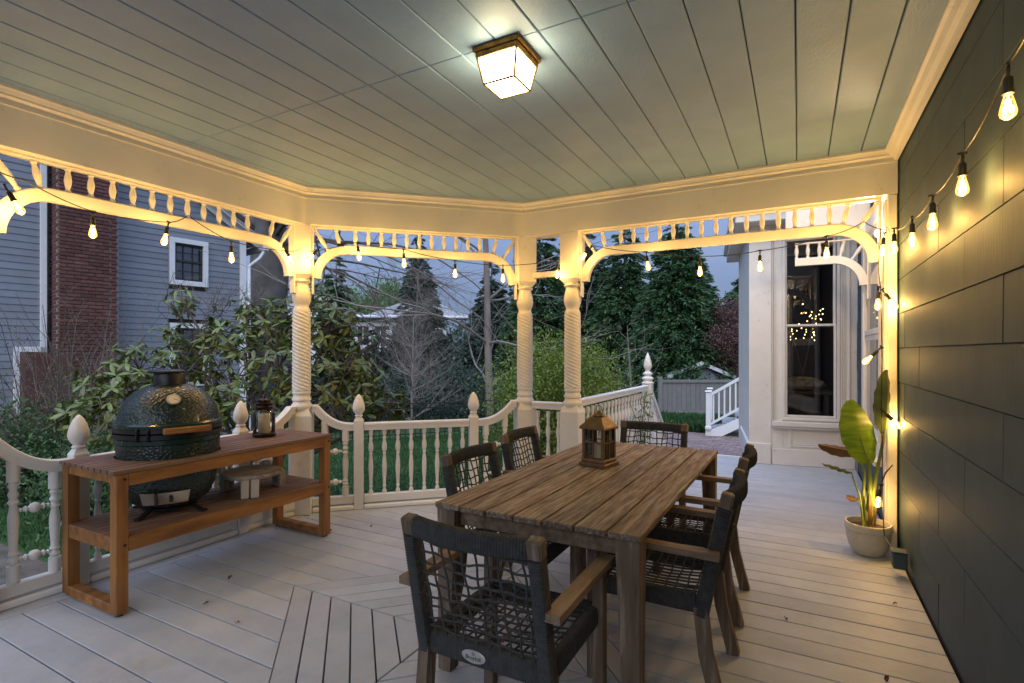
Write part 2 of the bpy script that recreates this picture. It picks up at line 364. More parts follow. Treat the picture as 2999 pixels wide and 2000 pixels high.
fa = MB().cbox((-.66, XF + .015, -.14), (2.56, .028, .30)).cbox((-1.925, 6.1, -.14), (.028, 3.0, .28)); fa.build('deck_fascia', 'white', deck)
# ---- ceiling
ceil_o = tag(MB().box((-1.6, 1.6, ZC + .06), (4.7, 6.6, .06)).build('porch_ceiling', 'deck_dark'), kind='structure')
x = -3.80 + .036; 
edges = [-4.0 + .2 * i - .013 for i in range(24)]
for i in range(len(edges) - 1):
    x0, x1 = edges[i] + .0025, min(edges[i + 1] - .0025, WX - .002)
    if x1 - x0 < .03: continue
    for (ya, yb) in ((-1.6, 2.1095), (2.1105, 4.7)):
        P = clip([(x0, ya), (x1, ya), (x1, yb), (x0, yb)], dn[0], dn[1], cD + .02)
        if len(P) < 3 or x1 < LX - .05: continue
        cx, cy = sum(p[0] for p in P) / len(P), sum(p[1] for p in P) / len(P)
        b = MB().prism([(p[0] - cx, p[1] - cy) for p in P], 0, .014, .0045)
        V = b.V; b.V = [(v[0], v[1], -v[2]) for v in V]
        o = b.build('ceiling_board', 'ceiling_paint', ceil_o); o.location = (cx, cy, ZC + .014 + random.uniform(-.0006, .0006))
# ================================================================ HOUSE with the porch wall and the bay
house = thing('house', 'dark grey shingle sided house wall with white bay beyond the porch', 'house', (WX, 3, GZ))
def hput(mb, name, mat, smooth=None, parent=None):
    o = mb.build(name, mat, parent or house, smooth)
    if parent is None: o.location = (-WX, -3, -GZ)
    return o
hput(MB().box((WX + .12, 2.9, 1.5), (.2, 9.4, 4.0)), 'wall', 'deck_dark')
RH, Z0 = .237, .008
sh_cache = {}
for r in range(12):
    za = Z0 + r * RH; zb = min(za + RH, ZC - .005)
    off = 2.87 if r % 2 else 2.385
    for j in range(-5, 6):
        ya, yb = off + j * .955 + random.uniform(-.006, .006) + .0025, off + (j + 1) * .955 - .0025
        ya = max(ya, -1.4); yb = min(yb, 7.5)
        if yb - ya < .05: continue
        h = zb - za - .005; d = (.0105, .0085); l = yb - ya
        V = [(0, 0, 0), (-d[0], 0, 0), (-d[1], 0, h), (0, 0, h), (0, l, 0), (-d[0], l, 0), (-d[1], l, h), (0, l, h)]
        b = MB().add(V, [(0, 1, 2, 3), (7, 6, 5, 4), (0, 4, 5, 1), (3, 2, 6, 7), (1, 5, 6, 2), (0, 3, 7, 4)])
        if za < .02: zq = za
        o = b.build('shingle', 'siding_dark', house); o.location = (.018 + random.uniform(-.001, .001), ya - 3, za + .003 - GZ)
mo = MB(); prf = [(0, 0), (-.075, 0), (-.075, -.018), (-.06, -.026), (-.045, -.05), (-.026, -.066), (-.018, -.085), (0, -.085)]
n = len(prf); V = [(WX - .001 + a, -1.4, ZC + b - .001) for a, b in prf] + [(WX - .001 + a, 4.52, ZC + b - .001) for a, b in prf]
mo.add(V, [tuple(range(n)), tuple(range(2 * n - 1, n - 1, -1))] + [(i, (i + 1) % n, n + (i + 1) % n, n + i) for i in range(n)])
hput(mo, 'crown_moulding', 'white')
# window in the wall past the porch, and its casing
def panel_frame(mb, M, x0, x1, z0, z1, w, t, y=0):
    # four bars round an opening, standing proud of the wall by t (local -y is out)
    mb.cbox(((x0 + x1) / 2, y - t / 2, z1 - w / 2), (x1 - x0, t, w), .004, M); mb.cbox(((x0 + x1) / 2, y - t / 2, z0 + w / 2), (x1 - x0, t, w), .004, M)
    mb.cbox((x0 + w / 2, y - t / 2, (z0 + z1) / 2), (w, t, z1 - z0 - 2 * w), .004, M); mb.cbox((x1 - w / 2, y - t / 2, (z0 + z1) / 2), (w, t, z1 - z0 - 2 * w), .004, M)
MW = T(WX - .012, 5.02, 0, -math.pi / 2)          # local x runs towards -Y, -y out of the wall
MW = Matrix(((0, 1, 0, WX - .012), (1, 0, 0, 5.0), (0, 0, 1, 0), (0, 0, 0, 1)))
wn = MB(); panel_frame(wn, MW, .02, 1.42, .55, 2.62, .13, .035); wo = hput(wn, 'window', 'white')
b = MB(); panel_frame(b, MW, .15, 1.29, .68, 1.56, .05, .02, .01); panel_frame(b, MW, .15, 1.29, 1.56, 2.49, .05, .02, 0)
b.build('sash', 'white', wo)
MB().box((.72, -.001, 1.58), (1.06, .006, 1.72), MW).build('pane', 'house_pane', wo)
MB().cbox((.72, -.035, .53), (1.5, .09, .04), .004, MW).build('sill', 'white', wo)
# ---- bay: front runs from BA to BB
BA, BB = Vector((-.555, 7.35)), Vector((.62, 7.52))
bd = (BB - BA).normalized(); MBAY = Matrix(((bd.x, -bd.y, 0, BA.x), (bd.y, bd.x, 0, BA.y), (0, 0, 1, 0), (0, 0, 0, 1)))   # local x along the front, +y into the bay
b = MB(); HB = 3.0
for c, d in (((.125, .10, HB / 2), (.25, .2, HB)), ((.32, .11, HB / 2), (.15, .19, HB)), ((1.08, .11, HB / 2), (.20, .19, HB)), ((.70, .11, .29), (.62, .19, .58)), ((.70, .11, 2.95), (.62, .19, .12)), ((.1, 1.2, HB / 2), (.2, 2.0, HB)), ((.6, 2.3, 1.5), (1.2, .1, 3.0))): b.box(c, d, MBAY)
hput(b, 'bay_wall', 'white')
b = MB().cbox((.115, -.014, .13), (.27, .03, .26), .006, MBAY).cbox((-.012, .8, .13), (.03, 1.6, .26), .006, MBAY); hput(b, 'pilaster_plinth', 'white')
b = MB().cbox((.71, -.003, .10), (.90, .022, .20), .004, MBAY); hput(b, 'skirting', 'white')
for xx in (.262, .285): hput(MB().cbox((xx, -.006, 1.75), (.012, .03, 2.4), .003, MBAY), 'moulding', 'white')
for xx in (1.02, 1.045, 1.10): hput(MB().cbox((xx, .008, 1.75), (.014, .03, 2.4), .003, MBAY), 'moulding', 'white')
b = MB(); panel_frame(b, MBAY, .46, 1.02, .23, .46, .022, .012, .015); panel_frame(b, MBAY, .485, .995, .255, .435, .012, .008, .015); hput(b, 'raised_panel', 'white')
hput(MB().cbox((.70, -.02, .515), (.88, .085, .06), .006, MBAY).cbox((.70, -.012, .47), (.84, .05, .03), .004, MBAY), 'window_ledge', 'white')
bw = MB(); panel_frame(bw, MBAY, .375, 1.005, .56, 2.94, .035, .03, .02); bwo = hput(bw, 'window', 'white')
b = MB(); panel_frame(b, MBAY, .41, .97, .595, 1.75, .028, .03, .055); b.build('lower_sash', 'white', bwo)
b = MB(); panel_frame(b, MBAY, .41, .97, 1.715, 2.905, .028, .03, .09); b.build('upper_sash', 'white', bwo)
MB().box((.69, .045, 1.17), (.51, .005, 1.10), MBAY).build('pane', 'pane', bwo); MB().box((.69, .08, 2.31), (.51, .005, 1.13), MBAY).build('pane', 'pane', bwo)
b = MB().box((.7, 1.25, .45), (1.1, 2.0, .02), MBAY).box((.7, 2.2, 1.5), (1.1, .02, 2.9), MBAY).box((1.2, 1.25, 1.5), (.02, 2.0, 2.9), MBAY).box((.215, 1.25, 1.5), (.02, 2.0, 2.9), MBAY); hput(b, 'room_lining', 'room_dark')
# roof over the bay with its boxed eave
b = MB().cbox((.75, 1.3, 3.06), (1.85, 3.1, .12), .01, MBAY).cbox((.75, 1.3, 3.18), (1.95, 3.2, .13), .02, MBAY); hput(b, 'bay_eave', 'white')
b = MB().box((.75, 1.3, 3.32), (1.8, 3.0, .14), MBAY); hput(b, 'bay_roof', 'roof_shingle')
# little beam with spindles further along the wall
b = MB().cbox((.24, 6.1, 2.80), (.72, .10, .52), .005); hput(b, 'side_beam', 'white')
# outlet box low on the wall
bo = thing('outlet_box', 'grey weatherproof outlet box low on the dark wall beside the pot', 'outlet box', (WX - .016, 4.06, .105)); bo.scale = (.82, .82, .82)
MB().cbox((-.045, 0, 0), (.09, .10, .12), .008).build('box', 'siding_dark', bo, None); MB().cbox((-.05, 0, .066), (.105, .112, .012), .004).build('lid', 'siding_dark', bo); MB().cbox((-.05, .07, -.01), (.035, .05, .035), .006).build('plug', 'black', bo)
# ================================================================ BEAMS, COLUMNS, FRIEZES
def offs(a, b):
    d = Vector((b[0] - a[0], b[1] - a[1])); l = d.length; d /= l; return d, l, Vector((d.y, -d.x))   # inward normal for a walk P0>P1>P2>P4
ZF = 2.505
def mitre(pts, o):
    # polyline offset inward by o with mitred corners
    res = []
    for i, p in enumerate(pts):
        ns = []
        if i > 0: ns.append(offs(pts[i - 1], p)[2])
        if i < len(pts) - 1: ns.append(offs(p, pts[i + 1])[2])
        n_ = sum(ns, Vector((0, 0))) ; n_.normalize(); c = n_.dot(ns[0]); res.append((p[0] + n_.x * o / c, p[1] + n_.y * o / c))
    return res
LINE = [(LX, -1.2), P1, P2, (WX - .002, P2[1])]
offsets = {o: mitre(LINE, o) for o in (-.09, .09, .098, .112, .125, .14, .165)}
labs = ['white painted beam over the left railing and the grill cart', 'white painted beam over the middle railing between the twisted columns', 'white painted beam running right to the dark wall']
for i in range(3):
    t = thing('porch_beam', labs[i], 'beam', (*LINE[i], ZF), 0, 'porch beams')
    def strip(prof):
        V = []
        for e in (i, i + 1):
            for o, z in prof: q = offsets[o][e]; V.append((q[0] - LINE[i][0], q[1] - LINE[i][1], z - ZF))
        n = len(prof); return MB().add(V, [tuple(range(n)), tuple(range(2 * n - 1, n - 1, -1))] + [(j, (j + 1) % n, n + (j + 1) % n, n + j) for j in range(n)])
    strip([(-.09, ZF), (.09, ZF), (.09, ZC), (-.09, ZC)]).build('beam_board', 'white', t)
    strip([(.09, ZC - .062), (.098, ZC - .062), (.112, ZC - .05), (.112, ZC - .04), (.125, ZC - .022), (.14, ZC - .016), (.14, ZC - .001), (.09, ZC - .001)]).build('crown_moulding', 'white', t, 20)
    strip([(.09, ZC - .095), (.098, ZC - .095), (.098, ZC - .085), (.09, ZC - .085)]).build('bead', 'white', t)
# column: square block, turned neck, twisted shaft, vase, square block
def column_proto():
    t = thing('porch_column', 'x', 'column', (0, 0, 0))
    b = .09
    q = MB().cbox((0, 0, .425), (2 * b, 2 * b, .85), .004)
    q.add([(-b, -b, .85), (b, -b, .85), (b, b, .85), (-b, b, .85)] + [(.082 * math.cos(R(45 * k)), .082 * math.sin(R(45 * k)), .93) for k in (5, 7, 1, 3)], [(0, 1, 5, 4), (1, 2, 6, 5), (2, 3, 7, 6), (3, 0, 4, 7)])
    q.build('lower_block', 'white', t)
    MB().lathe([(.08, .90), (.088, .925), (.088, .94), (.076, .955), (.070, .975), (.080, .985), (.080, 1.0), (.072, 1.012), (.069, 1.03), (.077, 1.042), (.077, 1.056), (.068, 1.07)], 28).build('foot_turning', 'white', t, 40)
    pr = []; z = 1.07
    while z < 1.755: pr.append((.0765 - .004 * (z - 1.07), z)); z += .004
    mod = lambda a, z: 1 + .075 * (abs(math.cos((6 * a + 2 * math.pi * z / .032) / 2)) - .6) * min(1, (z - 1.065) / .02, (1.765 - z) / .02)
    MB().lathe(pr, 60, mod=mod).build('twisted_shaft', 'white', t, 60)
    MB().lathe([(.072, 1.752), (.074, 1.765), (.064, 1.79), (.060, 1.805), (.069, 1.83), (.077, 1.855), (.080, 1.88), (.080, 1.90), (.077, 1.93), (.068, 1.96), (.062, 1.985), (.062, 2.0), (.076, 2.01), (.080, 2.02), (.072, 2.03), (.072, 2.04)], 28).build('vase_turning', 'white', t, 40)
    q = MB().cbox((0, 0, 2.29), (2 * b, 2 * b, .43), .004)
    q.add([(-b, -b, 2.076), (b, -b, 2.076), (b, b, 2.076), (-b, b, 2.076)] + [(.08 * math.cos(R(45 * k)), .08 * math.sin(R(45 * k)), 2.03) for k in (5, 7, 1, 3)], [(0, 1, 5, 4), (1, 2, 6, 5), (2, 3, 7, 6), (3, 0, 4, 7)])
    q.build('upper_block', 'white', t); return t
col0 = column_proto()
cols = [(P1, 'white twisted porch column behind the right end of the grill cart', R(40)), (P2, 'left of the two close-set white twisted columns behind the table', R(45)), (P3, 'right of the two close-set white twisted columns, beside the steps', 0), (P0, 'white column at the left edge of the porch beyond the cart', 0)]
for i, (p, lb, rz) in enumerate(cols):
    c = col0 if i == 0 else copy_tree(col0)
    c.location = (p[0], p[1], 0); c.rotation_euler = (0, 0, rz); c['label'] = lb; c['group'] = 'turned porch columns'
pil = thing('wall_pilaster', 'flat white half post at the end of the dark wall behind the plant', 'post', (P4[0], P4[1], 0))
MB().cbox((0, 0, 1.25), (.055, .17, 2.5), .004).build('post_board', 'white', pil); MB().cbox((-.034, 0, 1.27), (.012, .10, 2.4), .003).build('raised_strip', 'white', pil)
# frieze of spindles on an arched rail
SPR = [(.012, 0), (.0165, .006), (.0165, .016), (.012, .022), (.012, .03), (.0175, .065), (.0198, .09), (.0175, .115), (.012, .152), (.012, .16), (.0165, .166), (.0165, .176), (.012, .182)]
def spindle_mesh(L_, n=12):
    k = L_ / .182; return MB().lathe([(r, z * k) for r, z in SPR], n).mesh('spindle', 'white', 40)
SPM = {}
def frieze(A, B, ds, label, end=(1, 1), zr=2.05, RC=.2625, cut=.30):
    d, l, nn = offs(A, B); rz = math.atan2(d.y, d.x)
    t = thing('spindle_frieze', label, 'frieze', (A[0], A[1], zr), rz, 'spindle friezes')
    fc = .086; pa = []
    if end[0]: pa += [(fc + cut - RC * math.cos(R(a)), 0, RC * math.sin(R(a))) for a in range(0, 91, 6)]
    else: pa += [(fc, 0, RC)]
    if end[1]: pa += [(l - fc - cut + RC * math.cos(R(a)), 0, RC * math.sin(R(a))) for a in range(90, -1, -6)]
    else: pa += [(l - fc, 0, RC)]
    MB().sweep([(-.026, -.0375), (.026, -.0375), (.026, .0375), (-.026, .0375)], pa, up=(0, 1, 0)).add([], []).build('arched_rail', 'white', t, 30) if False else None
    # rail section lies in the x-z plane: sweep by hand
    V = []; F = []; n = 6
    for i, p in enumerate(pa):
        q0, q1 = pa[max(i - 1, 0)], pa[min(i + 1, len(pa) - 1)]; tx, tz = q1[0] - q0[0], q1[2] - q0[2]; m = math.hypot(tx, tz); ux, uz = -tz / m, tx / m
        for yy, hh in ((-.026, -.0375), (.026, -.0375), (.026, .030), (.020, .0375), (-.020, .0375), (-.026, .030)): V.append((p[0] + ux * hh, yy, p[2] + uz * hh))
    for i in range(len(pa) - 1):
        for j in range(n): F.append((i * n + j, i * n + (j + 1) % n, (i + 1) * n + (j + 1) % n, (i + 1) * n + j))
    F += [tuple(range(n)), tuple(range((len(pa) - 1) * n, len(pa) * n))]
    MB().add(V, F).build('arched_rail', 'white', t, 25)
    zt = ZF - zr; MB().cbox((l / 2, 0, zt - .008), (l - 2 * fc, .045, .014), .003).build('top_strip', 'white', t)
    for s_ in (0, 1):
        if end[s_]: MB().cbox(((fc + .008) if s_ == 0 else l - fc - .008, 0, .16), (.016, .06, .60), .003).build('side_strip', 'white', t)
    zl = RC + .036; Ls = zt - .014 - zl
    if Ls not in SPM: SPM[Ls] = spindle_mesh(Ls)
    for x in ds: put('spindle', SPM[Ls], t, T(x, 0, zl))
    for s_ in (0, 1):
        if not end[s_]: continue
        for a in (13, 33, 62):
            c0 = RC + .034; x = math.sin(R(a)); z = math.cos(R(a))
            e = min((zt - .016) / z, (cut - .018) / x if x > .01 else 9)
            if e - c0 < .03: continue
            key = round(e - c0, 3)
            if key not in SPM: SPM[key] = spindle_mesh(key, 10)
            f = lambda r: ((fc + cut - x * r) if s_ == 0 else (l - fc - cut + x * r), 0, z * r)
            put('spindle', SPM[key], t, along(f(c0), f(e)))
    return t
frieze(P0, P1, [.448 + .1165 * i for i in range(11)], 'spindle frieze with curved brackets above the grill cart, left side')
frieze(P1, P2, [.45 + .1135 * i for i in range(11)], 'spindle frieze with curved brackets in the middle bay facing the garden')
frieze(P3, (P4[0] + .03, P4[1]), [.46 + .1135 * i for i in range(15)], 'long spindle frieze reaching right to the dark wall')
frieze((-.12, 6.1), (WX + .07, 6.1), [.10, .20, .30], 'short spindle frieze stub in front of the bay window', end=(0, 1))
cb_ = thing('cross_bar', 'short white bar high up between the two close-set columns', 'bar', (P2[0], P2[1], 2.14)); MB().cbox(((P3[0] - P2[0]) / 2, 0, 0), (P3[0] - P2[0] - .19, .05, .055), .004).build('bar', 'white', cb_)
# ================================================================ RAILINGS
BAL = [(.012, 0), (.019, .004), (.019, .03), (.012, .04), (.012, .055), (.0175, .066), (.012, .078), (.0145, .11), (.020, .20), (.021, .24), (.0165, .30), (.012, .335), (.017, .345), (.012, .355), (.020, .375), (.0225, .40), (.020, .43), (.012, .46), (.017, .475), (.012, .488), (.012, .50), (.019, .51), (.019, .55), (.012, .555)]
BALQ = [(.030, 0), (.030, .08), (.018, .085), (.027, .10), (.018, .118), (.025, .13), (.018, .145), (.020, .17), (.026, .26), (.025, .30), (.017, .35), (.026, .365), (.017, .38), (.026, .40), (.017, .42), (.025, .44), (.018, .455), (.030, .46), (.030, .56)]
KNOB = [(.006, 0), (.012, .01), (.008, .02), (.018, .035), (.010, .047), (.026, .062), (.030, .08), (.026, .098), (.010, .113), (.018, .125), (.008, .14), (.012, .15), (.006, .16)]
def lm(pr, k, n=12, name='baluster'): return MB().lathe([(r, z * k) for r, z in pr], n).mesh(name, 'white', 40)
B_ME = lm(BAL, .585 / .555); KN_ME = lm(KNOB, 1, 12, 'knob_spindle')
HR = [(-.038, -.012), (-.030, -.03), (-.030, -.062), (.030, -.062), (.030, -.03), (.038, -.012), (.036, .0), (.018, .006), (-.018, .006), (-.036, .0)]
def rail_sweep(mb, pts):  # pts: (x, z) in the local frame
    V = []; n = len(HR); F = []
    for i, p in enumerate(pts):
        q0, q1 = pts[max(i - 1, 0)], pts[min(i + 1, len(pts) - 1)]; tx, tz = q1[0] - q0[0], q1[1] - q0[1]; m = math.hypot(tx, tz); ux, uz = -tz / m, tx / m
        for a, h in HR: V.append((p[0] + ux * h, a, p[1] + uz * h))
    for i in range(len(pts) - 1):
        for j in range(n): F.append((i * n + j, i * n + (j + 1) % n, (i + 1) * n + (j + 1) % n, (i + 1) * n + j))
    F += [tuple(range(n)), tuple(range((len(pts) - 1) * n, len(pts) * n))]
    return mb.add(V, F)
def rail_frame(A, B, label, group='porch railings'):
    d, l, nn = offs(A, B); return thing('porch_railing', label, 'railing', (A[0], A[1], 0), math.atan2(d.y, d.x), group), l
def bottom(t, x0, x1):
    MB().cbox(((x0 + x1) / 2, 0, .09), (x1 - x0, .055, .07), .005).build('bottom_rail', 'white', t)
    MB().cbox(((x0 + x1) / 2, -.012, .021), (x1 - x0, .07, .042), .01).build('floor_strip', 'white_new', t)
def straight(A, B, n, label, h=.765, e=.045, z0=0, me=None):
    t, l = rail_frame(A, B, label)
    rail_sweep(MB(), [(e, h), (l - e, h)]).build('handrail', 'white', t, 30); bottom(t, e, l - e)
    m = me or B_ME
    for i in range(n): put('baluster', m, t, T(e + (l - 2 * e) * (i + .5) / n, 0, .122))
    return t
def swoop(C, N, label):
    # from column C to newel N: the handrail sweeps down in a curve
    t, l = rail_frame(C, N, label); e0, e1 = .088, l - .043
    pts = [(e0, .935), (e0 + .045, .935)] + [(e0 + .045 + (e1 - e0 - .045) * s_, .765 + .17 * (1 - s_) ** 2.4) for s_ in [i / 12 for i in range(1, 13)]]
    rail_sweep(MB(), pts).build('curved_handrail', 'white', t, 35); bottom(t, e0, e1)
    sgn = 1
    xa, xb = e0 + .30 * (e1 - e0), e0 + .80 * (e1 - e0)
    for x in (xa, xb):
        s_ = (x - e0 - .045) / (e1 - e0 - .045); top = .765 + .17 * (1 - s_) ** 2.4 - .055
        MB().lathe([(r, z * (top - .124) / .56) for r, z in BALQ], 12).build('baluster', 'white', t, 40).matrix_local = T(x, 0, .124)
    w_ = xb - xa - .044
    for z in (.25, .52):
        o = put('knob_spindle', KN_ME, t); o.matrix_local = T(xa + .022, 0, z) @ Matrix.Rotation(R(90), 4, 'Y') @ Matrix.Scale(w_ / .16, 4, (0, 0, 1))
    return t
def newel_proto():
    t = thing('newel_post', 'x', 'newel post'); b = .042
    q = MB().cbox((0, 0, .395), (2 * b, 2 * b, .79), .004).add([(-b, -b, .788), (b, -b, .788), (b, b, .788), (-b, b, .788)] + [(.02 * x, .02 * y_, .828) for x, y_ in ((-1, -1), (1, -1), (1, 1), (-1, 1))], [(0, 1, 5, 4), (1, 2, 6, 5), (2, 3, 7, 6), (3, 0, 4, 7), (4, 5, 6, 7)])
    q.build('post', 'white', t)
    MB().lathe([(.022, .82), (.030, .833), (.022, .845), (.028, .853), (.040, .875), (.0445, .90), (.042, .93), (.034, .965), (.022, .998), (.010, 1.018), (.001, 1.025)], 22).build('acorn_finial', 'white', t, 50); return t
nw0 = newel_proto()
d1, l1, _ = offs(P1, P2)
NA, NB = (LX, 1.562), (LX, 2.616); NC = (P1[0] + d1.x * .48, P1[1] + d1.y * .48); ND = (P1[0] + d1.x * 1.525, P1[1] + d1.y * 1.525)
for i, (p, lb) in enumerate(((NA, 'white newel with large acorn finial behind the left end of the cart'), (NB, 'white newel with acorn finial behind the jar lantern'), (NC, 'white newel with acorn finial left of the middle railing'), (ND, 'white newel with acorn finial right of the middle railing'))):
    c = nw0 if i == 0 else copy_tree(nw0)
    c.location = (*p, 0); c.rotation_euler = (0, 0, 0 if i < 2 else R(43)); c['label'] = lb; c['group'] = 'acorn newel posts'
    if i < 2: [x for x in S.objects if x.parent == c and x.name.startswith('acorn')][0].scale = (1.22, 1.22, 1)
swoop(P0, NA, 'curved white railing panel at the left edge of the porch')
straight(NA, NB, 9, 'straight white railing behind the grill cart')
swoop(P1, NB, 'curved white railing panel between twisted column and newel behind the cart')
swoop(P1, NC, 'curved white railing panel right of the twisted column beside the cart')
straight(NC, ND, 8, 'straight white railing of the middle bay with the lawn behind')
swoop(P2, ND, 'curved white railing panel left of the close-set columns')
B2 = lm(BAL, .72 / .555)
straight(P2, P3, 3, 'short white railing between the two close-set columns', .925, .088, me=B2)
SN = (-1.83, 7.3)
straight((P3[0], P3[1]), SN, 20, 'white railing running back from the columns to the steps', .95, .088, me=lm(BAL, .74 / .555))
nwl = thing('newel_post', 'tall white newel with pointed finial at the top of the garden steps', 'newel post', (*SN, 0))
MB().cbox((0, 0, .49), (.125, .125, .98), .006).build('post', 'white', nwl)
MB().lathe([(.08, .97), (.085, .985), (.06, 1.0), (.058, 1.02), (.078, 1.035), (.078, 1.05), (.05, 1.07), (.045, 1.09), (.066, 1.10), (.066, 1.115), (.04, 1.13), (.03, 1.15), (.042, 1.17), (.055, 1.20), (.056, 1.225), (.046, 1.28), (.028, 1.34), (.008, 1.39), (.001, 1.40)], 20).build('pointed_finial', 'white', nwl, 45)
# garden steps down from the porch with their sloping rail
st = thing('porch_steps', 'white sided garden steps going down from the far edge of the deck', 'steps', (-1.2, XF, GZ))
for i in range(2):
    z = -.17 * (i + 1); MB().cbox((0, .18 + .29 * i, z - GZ - .02), (1.25, .30, .04), .006).build('tread', 'tread_grey', st); MB().box((0, .04 + .29 * i, z - GZ - .02 - .075), (1.2, .02, .11)).build('riser', 'white', st)
sr = thing('stair_railing', 'white sloping stair rail going down past the pointed newel', 'railing', (-1.83, 7.36, 0))
pp = [Vector((0, 0, .90)), Vector((0, 1.0, .12))]
MB().sweep([(-.035, -.03), (.035, -.03), (.035, .03), (-.035, .03)], [tuple(p) for p in pp]).build('handrail', 'white', sr); MB().sweep([(-.025, -.025), (.025, -.025), (.025, .025), (-.025, .025)], [(0, 0, .15), (0, .95, -.35)]).build('bottom_rail', 'white', sr)
for i in range(7):
    y = .1 + .12 * i; z0 = .15 - .526 * y; z1 = .88 - .78 * y; MB().lathe([(r * .9, z * (z1 - z0) / .555) for r, z in BAL], 8).build('baluster', 'white', sr, 40).location = (0, y, z0)
MB().cbox((0, 1.04, -.15), (.1, .1, .78), .006).build('lower_post', 'white', sr)
# ================================================================ FURNITURE
# ---- dining table
TX0, TX1, TY0, TY1, TZ = -1.405, -.483, 1.885, 3.80, .74
tb = thing('dining_table', 'long weathered teak plank dining table in the middle of the deck', 'table', ((TX0 + TX1) / 2, (TY0 + TY1) / 2, 0), R(-.6))
tw, tl = TX1 - TX0, TY1 - TY0
for i in range(7):
    pw = tw / 7; x = -tw / 2 + pw * (i + .5)
    o = MB().cbox((0, 0, 0), (pw - .009, tl + random.uniform(-.004, .004), .024), .003).build('plank', 'teak', tb); o.location = (x, 0, TZ - .012 + random.uniform(-.001, .001)); o.rotation_euler = (0, random.uniform(-.004, .004), 0)
for s_ in (-1, 1):
    MB().cbox((0, s_ * (tl / 2 - .075), TZ - .065), (tw - .17, .024, .075), .003).build('apron', 'teak_arm', tb)
    o = MB().cbox((0, 0, 0), (.024, tl - .20, .075), .003).build('apron', 'teak', tb); o.location = (s_ * (tw / 2 - .075), 0, TZ - .065)
    for e in (-1, 1):
        a, b_ = .046, .031; V = []
        for z, h in ((0, b_), (.42, .039), (TZ - .027, a)):
            cx_ = a - h if z < TZ - .1 else 0
            for dx, dy in ((-h, -h), (h, -h), (h, h), (-h, h)): V.append((dx + s_ * cx_ * .9, dy + e * cx_ * .6, z))
        F = [(3, 2, 1, 0), (8, 9, 10, 11)] + [(k * 4 + j, k * 4 + (j + 1) % 4, k * 4 + 4 + (j + 1) % 4, k * 4 + 4 + j) for k in (0, 1) for j in range(4)]
        MB().add(V, F).build('leg', 'teak_leg', tb).location = (s_ * (tw / 2 - .056), e * (tl / 2 - .056), 0)
# ---- chair, facing +y
def wrapped(mb, path, w_, h_, pitch=.0095, amp=.0017, up=(0, 0, 1)):
    P = [Vector(p) for p in path]; L_ = [0]
    for i in range(1, len(P)): L_.append(L_[-1] + (P[i] - P[i - 1]).length)
    n = int(L_[-1] / (pitch / 2)); pts = []
    for k in range(n + 1):
        s_ = L_[-1] * k / n; i = max(j for j in range(len(L_)) if L_[j] <= s_ + 1e-9); i = min(i, len(P) - 2); f = (s_ - L_[i]) / (L_[i + 1] - L_[i]); pts.append(P[i].lerp(P[i + 1], f))
    base = [(math.copysign(abs(math.cos(a)) ** .55, math.cos(a)) * w_ / 2, math.copysign(abs(math.sin(a)) ** .55, math.sin(a)) * h_ / 2) for a in [2 * math.pi * (j + .5) / 12 for j in range(12)]]
    V = []; F = []; up = Vector(up); m = 12
    for k, p in enumerate(pts):
        t = (pts[min(k + 1, n)] - pts[max(k - 1, 0)]).normalized(); sd = t.cross(up).normalized(); u = sd.cross(t); q = amp if k % 2 else -amp
        for a, b in base: r_ = math.hypot(a, b); V.append(tuple(p + sd * a * (1 + q / r_) + u * b * (1 + q / r_)))
    for k in range(n):
        for j in range(m): F.append((k * m + j, k * m + (j + 1) % m, (k + 1) * m + (j + 1) % m, (k + 1) * m + j))
    F += [tuple(range(m)), tuple(range(n * m, (n + 1) * m))]
    return mb.add(V, F)
